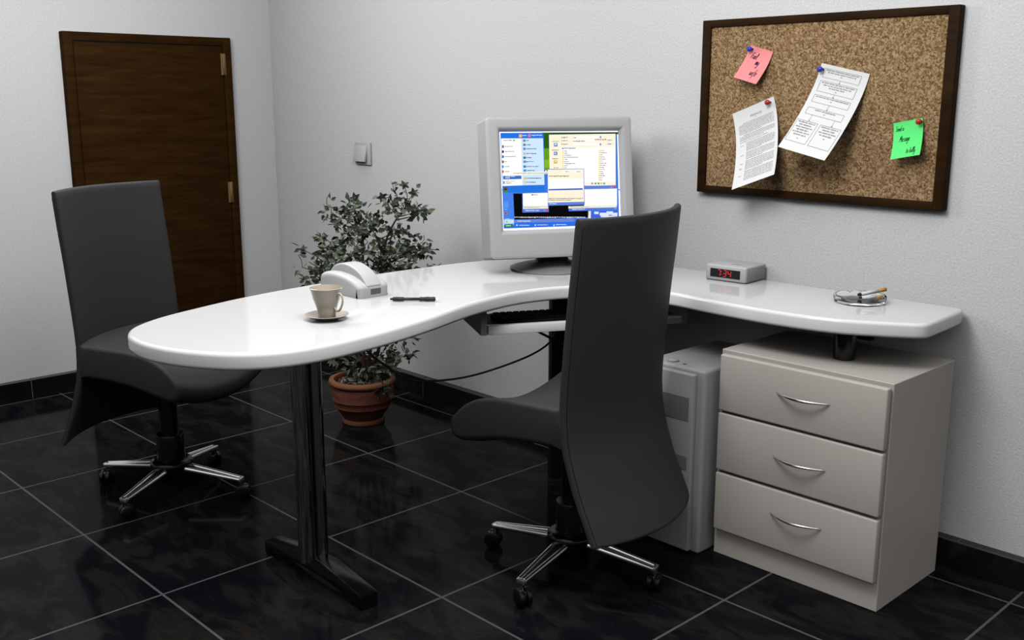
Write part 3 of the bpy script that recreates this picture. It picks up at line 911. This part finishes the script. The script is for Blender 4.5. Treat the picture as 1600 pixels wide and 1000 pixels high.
# ------------------------------------------------------------------ cup and saucer
sx, sy = 3.523, .700
sau = thing('saucer', 'small cream saucer under the coffee cup', 'saucer', (sx, sy, ZT+.0005))
bm = bmesh.new()
lathe(bm, [(.0, .0), (.045, .0), (.055, .004), (.085, .014), (.104, .024), (.106, .0265), (.103, .0275), (.083, .019), (.052, .009), (.045, .0075), (.0, .0075)], 56)
obj('saucer_dish', bm, M['ceramic'], sau, smooth='auto')
cup = thing('coffee_cup', 'cream coffee cup with thin looped handle on its saucer', 'cup', (sx, sy, ZT+.0085))
bm = bmesh.new()
lathe(bm, [(.0, .0), (.040, .0), (.0425, .003), (.0455, .036), (.054, .065), (.066, .100), (.0755, .140), (.079, .149), (.0765, .1505), (.073, .140), (.062, .100), (.050, .064), (.040, .040), (.0, .036)], 56)
obj('cup_body', bm, M['ceramic'], cup, smooth='auto')
bm = bmesh.new(); lathe(bm, [(.0, .0385), (.040, .0385)], 40, cap=False); obj('coffee', bm, M['coffee'], cup)
bm = bmesh.new()
cam_dir = math.atan2(-2.025-sy, 7.666-sx)
ha = cam_dir + math.radians(46)
hd = Vector((math.cos(ha), math.sin(ha), 0))
path = [(.066, .112), (.080, .127), (.098, .122), (.106, .100), (.100, .072), (.085, .048), (.068, .041), (.054, .052), (.052, .060)]
hp = [hd*r + Vector((0, 0, z)) for r, z in [(p.x, p.y) for p in spline([(r, z, 0) for r, z in path], 4)]]
tube(bm, hp, .0052, 12)
obj('handle', bm, M['ceramic'], cup)

# ------------------------------------------------------------------ tape dispenser / hole punch shaped device
st = thing('desk_stapler', 'white rounded desktop stapling machine with arched lever beside the cup', 'stapler', (2.835, 1.108, ZT+.0005), math.radians(0))
def arch(pts, y0, y1, bev, name, m, parent):
    bm = bmesh.new(); o2 = [(p.x, p.y) for p in spline([(x, z, 0) for x, z in pts], 4)]
    prism(bm, o2, y0, y1, bev=bev, seg=4, plane='XZ')
    for v in bm.verts:
        if v.co.z < bev+.003: v.co.z = .0005
    return obj(name, bm, m, parent, smooth='auto')
side = [(.0, .012), (.004, .002), (.03, .0), (.20, .0), (.355, .0), (.375, .003), (.382, .014), (.383, .045), (.378, .062), (.355, .078), (.30, .098), (.23, .112), (.14, .118), (.06, .112), (.018, .098), (.003, .075), (-.001, .045)]
arch(side, .0, .20, .026, 'body', M['white'], st)
lev = [(.02, .050), (.03, .10), (.07, .140), (.14, .163), (.21, .163), (.28, .145), (.335, .115), (.376, .074), (.381, .060), (.36, .055), (.2, .06), (.08, .05)]
arch(lev, .052, .150, .010, 'lever', M['white'], st)
bm = bmesh.new(); box(bm, (.376, .075, .016), (.3840, .142, .046))
wd = obj('label_window', bm, M['darkgrey'], st); wd['label'] = 'dark recessed window on the front end'

# ------------------------------------------------------------------ pen
pen = thing('ballpoint_pen', 'black ballpoint pen lying on the white desk', 'pen', (3.378, 1.192, ZT+.0135), math.atan2(.206, .197))
bm = bmesh.new()
axm = Matrix.Rotation(PI/2, 3, 'Y')
lathe(bm, [(.004, .012), (.0105, .014), (.0115, .03), (.0115, .07), (.0085, .075), (.0085, .155), (.0120, .160), (.0105, .175), (.0130, .20), (.0115, .215), (.0125, .232), (.0085, .240), (.004, .241)], 24, axis=axm)
obj('barrel', bm, M['penm'], pen, smooth='auto')
bm = bmesh.new(); lathe(bm, [(.004, .0), (.006, .002), (.006, .012), (.003, .014)], 16, axis=axm); obj('push_button', bm, M['penm'], pen, smooth='auto')
bm = bmesh.new(); lathe(bm, [(.005, .239), (.0038, .252), (.0015, .268), (.0, .270)], 16, axis=axm); obj('tip', bm, M['chrome'], pen, smooth='auto')

# ------------------------------------------------------------------ cork board
YB = YW-.055     # front plane of the frame
brd = thing('cork_board', 'framed cork notice board on the back wall', 'notice board', (3.878, YW, 1.89))
BW_, BH_ = 1.533, 1.012
bm = bmesh.new(); fwid = .058; z0 = 0
dep = YW-YB
box(bm, (0, -dep, 0), (fwid, 0, BH_), bevel=.004); box(bm, (BW_-fwid, -dep, 0), (BW_, 0, BH_), bevel=.004)
box(bm, (fwid-.001, -dep, 0), (BW_-fwid+.001, 0, .042), bevel=.004); box(bm, (fwid-.001, -dep, BH_-.042), (BW_-fwid+.001, 0, BH_), bevel=.004)
obj('frame', bm, M['frame'], brd, smooth='auto')
bm = bmesh.new(); box(bm, (fwid-.01, -dep+.014, .03), (BW_-fwid+.01, -.004, BH_-.03))
obj('cork_sheet', bm, M['cork'], brd)
YC = YB+.014     # cork surface

class Sheet:
    """a sheet pinned at its top edge, curling out of the board towards the bottom"""
    def __init__(s, name, label, cat, tl, ang_, w, down, outd, m, group=None, twist=0.0, r=.0):
        s.e1 = Vector((math.cos(ang_), 0, math.sin(ang_))); s.e2 = Vector((math.sin(ang_), 0, -math.cos(ang_)))
        s.w, s.dn, s.out, s.tw = w, down, outd, twist
        s.root = thing(name, label, cat, (tl[0], YC-.003, tl[1]), 0, group)
        bm = bmesh.new(); nu, nv = 14, 28
        fr = [[bm.verts.new(s.P(i/nu, j/nv, 0)) for i in range(nu+1)] for j in range(nv+1)]
        bk = [[bm.verts.new(s.P(i/nu, j/nv, -.0012)) for i in range(nu+1)] for j in range(nv+1)]
        for j in range(nv):
            for i in range(nu):
                bm.faces.new([fr[j][i], fr[j][i+1], fr[j+1][i+1], fr[j+1][i]]); bm.faces.new([bk[j][i], bk[j+1][i], bk[j+1][i+1], bk[j][i+1]])
        for j in range(nv):
            bm.faces.new([fr[j][0], fr[j+1][0], bk[j+1][0], bk[j][0]]); bm.faces.new([fr[j][nu], bk[j][nu], bk[j+1][nu], fr[j+1][nu]])
        for i in range(nu):
            bm.faces.new([fr[0][i], bk[0][i], bk[0][i+1], fr[0][i+1]]); bm.faces.new([fr[nv][i], fr[nv][i+1], bk[nv][i+1], bk[nv][i]])
        o = obj('sheet', bm, m, s.root, smooth='auto')
    def P(s, u, v, lift=0.0):
        o = s.out*(v**1.9)*(1+s.tw*(u-.5))
        d = s.dn*(v - .03*math.sin(PI*v))
        z = s.e1*(u*s.w) + s.e2*d
        n = Vector((0, -1, 0))
        return z + n*(o+lift+.002)
    def ribbon(s, bm, pts, th, lift=.0016):
        """pts in (u,v); th thickness in tile units"""
        for (a, b) in zip(pts[:-1], pts[1:]):
            du, dv = (b[0]-a[0])*s.w, (b[1]-a[1])*s.dn; L = math.hypot(du, dv)
            if L < 1e-6: continue
            nx, ny = -dv/L*th/2/s.w, du/L*th/2/s.dn
            k = max(1, int(L/.03))
            for q in range(k):
                t0, t1 = q/k, (q+1)/k
                A = (a[0]+(b[0]-a[0])*t0, a[1]+(b[1]-a[1])*t0); B = (a[0]+(b[0]-a[0])*t1, a[1]+(b[1]-a[1])*t1)
                vs = [s.P(A[0]+nx, A[1]+ny, lift), s.P(B[0]+nx, B[1]+ny, lift), s.P(B[0]-nx, B[1]-ny, lift), s.P(A[0]-nx, A[1]-ny, lift)]
                bm.faces.new([bm.verts.new(v) for v in vs])
    def line_of_words(s, bm, u0, u1, v, h, seed, gap=.35):
        rs = random.Random(seed); u = u0; hu = h/s.w
        while u < u1:
            w = min(rs.uniform(1.0, 4.0)*hu, u1-u)
            # letter-like ticks along the word
            x = u
            while x < u+w:
                hh = h*rs.uniform(.55, 1.0)/s.dn
                s.ribbon(bm, [(x, v-hh/2), (x, v+hh/2)], h*.22)
                x += hu*.55
            s.ribbon(bm, [(u, v), (u+w, v)], h*.18)
            u += w+gap*hu*1.4

GL = {  # single-stroke hand lettering, (x, y) with baseline y=0, x-height .5, cap height 1
 'F': [[(.05, 0), (.25, .95)], [(.1, .98), (.35, .92), (.75, 1.02)], [(.18, .52), (.5, .56)]],
 'u': [[(0, .5), (-.02, .12), (.12, 0), (.3, .15), (.36, .5)], [(.36, .5), (.33, .1), (.46, .02)]],
 'e': [[(.02, .22), (.3, .3), (.28, .48), (.12, .5), (.0, .25), (.1, .02), (.36, .08)]],
 'l': [[(.0, .05), (.26, .8), (.22, 1.0), (.12, .9), (.08, .1), (.25, .02)]],
 'm': [[(.0, .0), (.04, .5)], [(.03, .35), (.15, .5), (.22, .38), (.22, 0)], [(.22, .35), (.35, .5), (.42, .38), (.42, .05), (.5, .02)]],
 'y': [[(0, .5), (.0, .15), (.14, .05), (.3, .2), (.34, .5)], [(.34, .5), (.28, -.3), (.1, -.45), (.0, -.3)]],
 'w': [[(0, .5), (.04, .05), (.2, .1), (.26, .45)], [(.26, .45), (.28, .05), (.44, .1), (.5, .5)]],
 'i': [[(.08, .5), (.06, .08), (.18, .02)], [(.12, .70), (.14, .74)]],
 'f': [[(.0, -.4), (.1, .1), (.2, .85), (.36, .95)], [(.0, .45), (.34, .5)]],
 'S': [[(.55, .9), (.35, 1.0), (.12, .8), (.3, .52), (.42, .25), (.2, 0), (.0, .1)]],
 'n': [[(.0, .0), (.04, .5)], [(.03, .35), (.2, .5), (.28, .38), (.28, .05), (.38, .02)]],
 'd': [[(.32, .42), (.12, .5), (.0, .2), (.12, 0), (.3, .2)], [(.42, 1.0), (.32, .1), (.44, .02)]],
 'a': [[(.32, .42), (.12, .5), (.0, .2), (.12, 0), (.3, .2), (.34, .46), (.32, .08), (.44, .02)]],
 'M': [[(.0, .0), (.22, .98)], [(.22, .98), (.36, .35), (.66, 1.0)], [(.66, 1.0), (.62, .1), (.74, .02)]],
 's': [[(.28, .46), (.1, .5), (.06, .36), (.24, .2), (.18, .02), (.0, .05)]],
 'g': [[(.32, .42), (.12, .5), (.0, .25), (.12, .05), (.3, .2), (.34, .46)], [(.34, .46), (.28, -.35), (.08, -.42), (.02, -.25)]],
 't': [[(.16, .85), (.08, .1), (.22, .02)], [(.0, .55), (.32, .58)]],
 'o': [[(.18, .5), (.0, .3), (.08, .02), (.28, .15), (.26, .44), (.12, .5)], [(.26, .42), (.42, .44)]],
 'k': [[(.14, 1.0), (.0, .0)], [(.34, .5), (.06, .25), (.34, .02)]],
}
ADV = {'F': .62, 'M': .86, 'm': .6, 'w': .62, 'S': .6, 'i': .28, 'l': .36, 'f': .42, 't': .4, 's': .4, ' ': .4}
def handwrite(s, bm, text, u, v, h, th, xs=1.0, slant=.30, rise=0.0):
    x = 0
    for ch in text:
        if ch != ' ':
            for stroke in GL[ch]:
                pts = [p.to_2d() for p in spline([(a, b, 0) for a, b in stroke], 3)] if len(stroke) > 2 else [Vector(p) for p in stroke]
                out_ = []
                for p in pts:
                    X = (x + p.x + slant*p.y)*h*xs; Y = p.y*h + rise*X
                    out_.append((u + X/s.w, v - Y/s.dn))
                s.ribbon(bm, out_, th)
        x += ADV.get(ch, .48)

# flow chart sheet
fl = Sheet('flow_chart_sheet', 'long white sheet with a printed flow chart held by a blue pin', 'paper', (4.672, 2.640), math.radians(-12.5), .292, .458, .235, M['paper'])
bm = bmesh.new()
def rect(s, bm, u0, v0, u1, v1, th=.0016): s.ribbon(bm, [(u0, v0), (u1, v0), (u1, v1), (u0, v1), (u0, v0)], th)
boxes = [(.10, .05, .86, .165, 2, 0), (.10, .21, .86, .34, 3, 0), (.10, .385, .86, .47, 1, 0), (.10, .535, .86, .61, 1, 0), (.03, .685, .46, .91, 6, 0), (.52, .685, .95, .91, 4, 0)]
for i, (u0, v0, u1, v1, nl, _) in enumerate(boxes):
    rect(fl, bm, u0, v0, u1, v1)
    for k in range(nl):
        m_ = .04+.05*(k % 2)+(.12 if i == 3 else 0)
        if i == 1 and k == 2: m_ = .22
        fl.line_of_words(bm, u0+m_, u1-m_, v0+.018+k*.0265, .0080, 100*i+k, gap=.45)
    fl.line_of_words(bm, (u0+u1)/2-.012, (u0+u1)/2+.015, v0+.018+nl*.028, .0065, 5000+i)
for u, va, vb in ((.48, .165, .205), (.48, .34, .38), (.48, .47, .53), (.26, .61, .68), (.74, .61, .68)):
    fl.ribbon(bm, [(u, va), (u, vb)], .0014); fl.ribbon(bm, [(u, vb-.012), (u, vb)], .006)
pr = obj('printed_flow_chart', bm, M['ink'], fl.root, recalc=False)

# preface sheet
pf = Sheet('printed_page', 'white printed page headed PREFACE held by a red pin, lower left of the board', 'paper', (4.108, 2.360), math.radians(20.5), .292, .452, .205, M['paper'])
bm = bmesh.new()
rs = random.Random(11)
v = .20
for k in range(36):
    if k in (8, 12, 13, 19, 24, 30): v += .008
    u0 = .10 if k < 13 else .26
    if k in (0, 8): u0 = .2
    pf.line_of_words(bm, u0, .93 if k not in (7, 11, 12, 18, 23, 29) else rs.uniform(.5, .8), v, .0052, 900+k, gap=.5)
    if k in (14, 20, 25, 28, 32): pf.line_of_words(bm, .12, .19, v, .0052, 300+k)
    v += .0195
pf.line_of_words(bm, .46, .56, .165, .0022, 77)
tcu = bpy.data.curves.new('title', 'FONT'); tcu.body = 'PREFACE'; tcu.size = .018; tcu.space_character = 1.15
to = bpy.data.objects.new('title', tcu); C.objects.link(to)
bpy.context.view_layer.update()
tm = bpy.data.meshes.new_from_object(to.evaluated_get(bpy.context.evaluated_depsgraph_get()))
C.objects.unlink(to); bpy.data.objects.remove(to)
vm = [bm.verts.new(pf.P(.40 + vv.co.x/pf.w, .145 - vv.co.y/pf.dn, .0018)) for vv in tm.vertices]
for pl in tm.polygons:
    try: bm.faces.new([vm[i] for i in pl.vertices])
    except ValueError: pass
obj('printed_text', bm, M['ink'], pf.root, recalc=False)

pk = Sheet('sticky_note', 'pink square note with dark handwriting held by a blue pin', 'note', (4.209, 2.750), math.radians(-14.9), .159, .186, .084, M['pink'], 'coloured notes on the cork board')
bm = bmesh.new()
handwrite(pk, bm, 'Fuel', .20, .38, .036, .0028, xs=.62)
handwrite(pk, bm, 'my', .50, .53, .036, .0032, xs=.62)
handwrite(pk, bm, 'wife', .50, .83, .036, .0026, xs=.70)
obj('handwriting', bm, M['navy'], pk.root, recalc=False)
gn = Sheet('sticky_note', 'green square note with dark handwriting held by a red pin', 'note', (5.108, 2.323), math.radians(11.3), .158, .186, .080, M['green'], 'coloured notes on the cork board')
bm = bmesh.new()
handwrite(gn, bm, 'Send a', .07, .27, .028, .0020, xs=.55)
handwrite(gn, bm, 'Message', .22, .58, .030, .0022, xs=.52)
handwrite(gn, bm, 'to kelly', .50, .90, .025, .0019, xs=.58)
obj('handwriting', bm, M['greenink'], gn.root, recalc=False)

def pin(x, z, m, label):
    t = thing('push_pin', label, 'pin', (x, YC-.004, z), 0, 'push pins in the cork board')
    A = Matrix.Rotation(PI/2, 3, 'X')
    bm = bmesh.new(); lathe(bm, [(.0, .0), (.006, .001), (.008, .004), (.0055, .010), (.0055, .018), (.010, .022), (.0155, .030), (.0150, .038), (.010, .043), (.0, .045)], 20, axis=A)
    obj('pin_head', bm, m, t, smooth='auto')
    bm = bmesh.new(); lathe(bm, [(.0015, -.008), (.0015, .001)], 8, axis=A); obj('needle', bm, M['chrome'], t)
pin(4.226, 2.727, M['bluepin'], 'blue push pin on the pink note')
pin(4.682, 2.606, M['bluepin'], 'blue push pin on the flow chart sheet')
pin(4.362, 2.428, M['redpin'], 'red push pin on the printed PREFACE page')
pin(5.258, 2.335, M['redpin'], 'red push pin on the green note')

# ------------------------------------------------------------------ cables
def cable(pts, r, label):
    p0 = pts[0]
    bm = bmesh.new(); tube(bm, [(q.x-p0[0], q.y-p0[1], q.z-p0[2]) for q in spline(pts, 8)], r, 8)
    o = obj('cable', bm, M['cable'], None, smooth='auto', loc=p0)
    tag(o, label, 'cable')
cable([(3.47, 2.39, 1.160), (3.455, 2.36, 1.03), (3.45, 2.24, .965), (3.44, 2.02, .925), (3.40, 1.75, .893), (3.325, 1.555, .885), (3.26, 1.40, .910), (3.19, 1.29, .995), (3.11, 1.20, 1.10), (3.03, 1.12, 1.23), (3.0, 1.10, 1.318)], .0065, 'long thin black cable sagging under the desk past the plant')
cable([(3.40, 2.18, 1.158), (3.415, 2.24, 1.09), (3.52, 2.33, 1.02), (3.56, 2.45, .96), (3.56, 2.56, .92)], .008, 'short black cable hanging below the keyboard tray')

# ------------------------------------------------------------------ potted plant
PX, PY = 1.357, 2.421
pl = thing('potted_plant', 'leafy green plant in a terracotta pot on the floor behind the desk', 'plant', (PX, PY, 0))
bm = bmesh.new()
lathe(bm, [(.0, .0), (.150, .0), (.160, .006), (.160, .026), (.150, .036), (.155, .045), (.184, .085), (.211, .130), (.2165, .134), (.2145, .140), (.229, .185), (.2345, .190), (.2325, .196), (.238, .235), (.236, .275), (.224, .300), (.205, .31), (.200, .33), (.195, .300), (.20, .26), (.0, .25)], 56)
obj('pot', bm, M['terracotta'], pl, smooth='auto')
bm = bmesh.new(); lathe(bm, [(.215, .296), (.243, .302), (.256, .315), (.258, .330), (.250, .345), (.236, .350), (.216, .346), (.210, .330), (.210, .30)], 56, cap=False)
obj('pot_rim', bm, M['rimclay'], pl, smooth='auto')['label'] = 'lighter orange rolled rim'
bm = bmesh.new()
lathe(bm, [(.152, .0), (.163, .004), (.165, .016), (.162, .028), (.152, .034)], 48, cap=False)
obj('foot_ring', bm, M['rimclay'], pl, smooth='auto')['label'] = 'lighter orange foot ring'
bm = bmesh.new(); lathe(bm, [(.0, .310), (.10, .309), (.209, .300)], 40, cap=False)
rs = random.Random(3)
for k in range(320):
    r = .2*math.sqrt(rs.random()); a = rs.random()*2*PI; s = rs.uniform(.006, .013)
    t = bmesh.new(); bmesh.ops.create_icosphere(t, subdivisions=1, radius=s)
    merge(bm, t, 0 if rs.random() < .6 else 1, None, (r*math.cos(a), r*math.sin(a), .311))
sg = obj('gravel', bm, [M['soil'], mat('light_gravel', (.26, .19, .165), .9)], pl); sg['kind'] = 'stuff'
# crown described by clusters: (side, height) seen across the picture, depth spread at random
side_v = Vector((.72, .69, 0)); dep_v = Vector((.82, -.57, 0))   # dep_v points towards the room
def cl(px, py):
    """offsets of a twig group from the pot axis"""
    s_ = (px-568)/199.0; z_ = 1.835-(py-287)/194.0
    return s_, z_
raw = [(855,155),(910,195),(790,215),(730,255),(680,230),(750,320),(825,275),(940,310),(960,350),(890,330),(480,235),(440,295),(265,295),(300,330),(380,360),(335,420),(460,380),(470,430),(500,480),(540,490),(580,410),(650,400),(690,430),(600,460),(770,460),(840,485),(880,560),(230,550),(290,570),(350,590),(400,560),(440,610),(520,560),(570,590),(650,570),(700,600),(760,620),(800,580),(850,600),(75,620),(140,660),(120,690),(70,720),(240,650),(230,690),(280,720),(330,720),(400,680),(470,670),(530,640),(600,640),(650,680),(720,660),(790,670),(860,710),(920,640),(970,630),(1020,650),(1030,710),(990,600),(950,760),(990,780),(840,760),(770,780),(720,800),(660,790),(600,780),(580,740),(200,760),(160,800),(130,840),(125,910),(230,750),(340,610),(310,590),(560,400),(520,330),(410,500),(780,730),(890,680),(300,680),(500,720),(430,720),(680,740)]
groups = [cl(470+x/5, 260+y/5) for x, y in raw]
for x, y in ((575, 560), (560, 575), (592, 570), (605, 553), (615, 562), (548, 568), (600, 585), (570, 586), (566, 553), (598, 560), (585, 585), (552, 584)): groups.append(cl(x, y))
rs = random.Random(21)
for k in range(34): groups.append(cl(rs.uniform(515, 640), rs.uniform(450, 545)))
fol = bmesh.new(); twg = bmesh.new()
def leaf(bm, p, d, nrm, L, wd, mi):
    d = d.normalized(); s = d.cross(nrm)
    if s.length < 1e-3: s = d.cross(Vector((0, 0, 1)) + Vector((.1, 0, 0)))
    s.normalize(); n = s.cross(d).normalized()
    q = [p, p+d*L*.35+s*wd*.5+n*L*.06, p+d*L*.7+s*wd*.30+n*L*.03, p+d*L-n*L*.08, p+d*L*.7-s*wd*.30+n*L*.03, p+d*L*.35-s*wd*.5+n*L*.06]
    m_ = bm.verts.new(p+d*L*.5-n*L*.04); V = [bm.verts.new(v) for v in q]
    for i in range(6):
        f = bm.faces.new([V[i], V[(i+1) % 6], m_]); f.material_index = mi; f.smooth = False
def rv(rs): 
    while True:
        v = Vector((rs.uniform(-1, 1), rs.uniform(-1, 1), rs.uniform(-1, 1)))
        if .1 < v.length < 1: return v.normalized()
def rosette(c, L, rs):
    ax = (dep_v*rs.uniform(.2, 1)+Vector((0, 0, rs.uniform(.0, 1.0)))+rv(rs)*.5).normalized()
    s = ax.cross(Vector((0, 0, 1))); s.normalize(); u = s.cross(ax)
    for k in range(5):
        a = 2*PI*k/5+rs.uniform(-.15, .15); d_ = s*math.cos(a)+u*math.sin(a)+ax*.15
        leaf(fol, c, d_, ax, L, L*.62, 0 if rs.random() < .6 else 1)
    t = bmesh.new(); bmesh.ops.create_icosphere(t, subdivisions=1, radius=L*.30); merge(fol, t, 1, None, tuple(c+ax*L*.12))
# trunks
trunks = [[(613, 600), (613, 520), (612, 450), (613, 410), (617, 370), (630, 340), (640, 325)], [(576, 600), (574, 500), (574, 440), (577, 370), (570, 340), (562, 320)], [(590, 600), (588, 540), (600, 470), (615, 415), (632, 395), (650, 378)], [(570, 600), (560, 540), (545, 470), (530, 420), (518, 385)]]
tpts = []
for ti, tr_ in enumerate(trunks):
    P = []
    d0 = (-.06, .05, .0, -.05)[ti]
    for i, (x, y) in enumerate(tr_):
        s_, z_ = cl(x, y)
        if i == 0: s_ *= .45
        f = i/(len(tr_)-1)
        P.append(side_v*s_*(.6+.4*f) + dep_v*(d0+.12*math.sin(ti*2+f*3)*f) + Vector((0, 0, max(.30, z_))))
    P = spline(P, 4); n_ = len(P)
    tube(twg, P, [.015*(1-.72*i/n_) for i in range(n_)], 7); tpts += P[n_//4:]
cnt = 0
for gi, (s_, z_) in enumerate(groups):
    spread = .30 if z_ < 1.4 else .16
    dpt = rs.uniform(-spread, spread)*(.55 if z_ < .7 else 1)
    c = side_v*s_ + dep_v*dpt + Vector((0, 0, z_))
    near = min(tpts, key=lambda q: (q-c).length + max(0, q.z-c.z+.05)*2)
    mid_ = (near+c)/2 + rv(rs)*.03 + Vector((0, 0, -.02))
    tube(twg, spline([near, mid_, c], 3), [.0045]*3+[.003]*4, 5)
    if gi % 9 == 0 or gi in (0, 1, 4, 10, 11, 15, 25, 39): rosette(c, rs.uniform(.042, .052), rs)
    nl = rs.randint(11, 16) if z_ > .62 else 18
    if gi in (0, 1, 4, 10, 12, 39, 40, 41, 42): nl = 3
    for k in range(nl):
        o_ = rv(rs)*rs.uniform(.015, .068); o_.z *= .75
        p_ = c+o_
        d_ = (o_.normalized()*.8+rv(rs)*.6+Vector((0, 0, -.15)))
        nn = (dep_v*.5+Vector((0, 0, .6))+rv(rs)*.9).normalized()
        L = rs.uniform(.042, .070)
        leaf(fol, p_, d_, nn, L, L*rs.uniform(.50, .75), 0 if rs.random() < .55 else 1)
    if rs.random() < .3:
        e = c + (rv(rs)+Vector((0, 0, .7))).normalized()*rs.uniform(.06, .13); tube(twg, spline([c, (c+e)/2+rv(rs)*.012, e], 3), .0024, 4)
obj('stems', twg, M['bark'], pl)
lf_ = obj('foliage', fol, [M['leaf'], M['leafdark']], pl, recalc=False)

# ------------------------------------------------------------------ lights
def area(name, loc, target, size, power, col=(1, 1, 1), spread=180):
    l = bpy.data.lights.new(name, 'AREA'); l.shape = 'DISK'; l.size = size*T; l.energy = power; l.color = col; l.spread = math.radians(spread)
    o = bpy.data.objects.new(name, l); C.objects.link(o); o.location = W(*loc)
    d_ = (W(*target)-W(*loc)).normalized(); o.rotation_euler = d_.to_track_quat('-Z', 'Y').to_euler()
    return o
def lamp(name, loc, c, radius):
    l = bpy.data.lights.new(name, 'POINT'); l.energy = 4*PI*PI*T*T*c; l.shadow_soft_size = radius
    o = bpy.data.objects.new(name, l); C.objects.link(o); o.location = W(*loc)
lamp('ceiling_lamp', (1.38, .70, 3.42), 3.3, .38)
lamp('ceiling_lamp', (4.97, .54, 3.80), 5.0, .38)

# soft overhead daylight: bright zenith, dark horizon
w = bpy.data.worlds.new('world'); bpy.context.scene.world = w; w.use_nodes = True
nt = w.node_tree; bg = nt.nodes['Background']
tc = nt.nodes.new('ShaderNodeTexCoord'); sx_ = nt.nodes.new('ShaderNodeSeparateXYZ'); nt.links.new(tc.outputs['Generated'], sx_.inputs[0])
v_ = math_node(nt, 'MAXIMUM', sx_.outputs['Z'], 0.0); v_ = math_node(nt, 'MULTIPLY', v_, 1.25); v_ = math_node(nt, 'ADD', v_, .03)
nt.links.new(v_, bg.inputs[1]); bg.inputs[0].default_value = (1, 1, 1, 1)
bpy.context.scene.cycles.diffuse_bounces = 0

# ------------------------------------------------------------------ camera
cam = bpy.data.cameras.new('camera'); co = bpy.data.objects.new('camera', cam); C.objects.link(co)
co.location = W(7.66640619, -2.02523822, 2.45628164)
co.rotation_euler = (math.radians(77.745), 0, math.radians(46.214))
cam.sensor_width = 36; cam.lens = 36*1601.4457/1600; cam.clip_start = .01
sc = bpy.context.scene; sc.camera = co
sc.view_settings.view_transform = 'Standard'; sc.view_settings.look = 'None'
sc.view_settings.gamma = 1; sc.view_settings.exposure = 0; sc.view_settings.use_curve_mapping = False
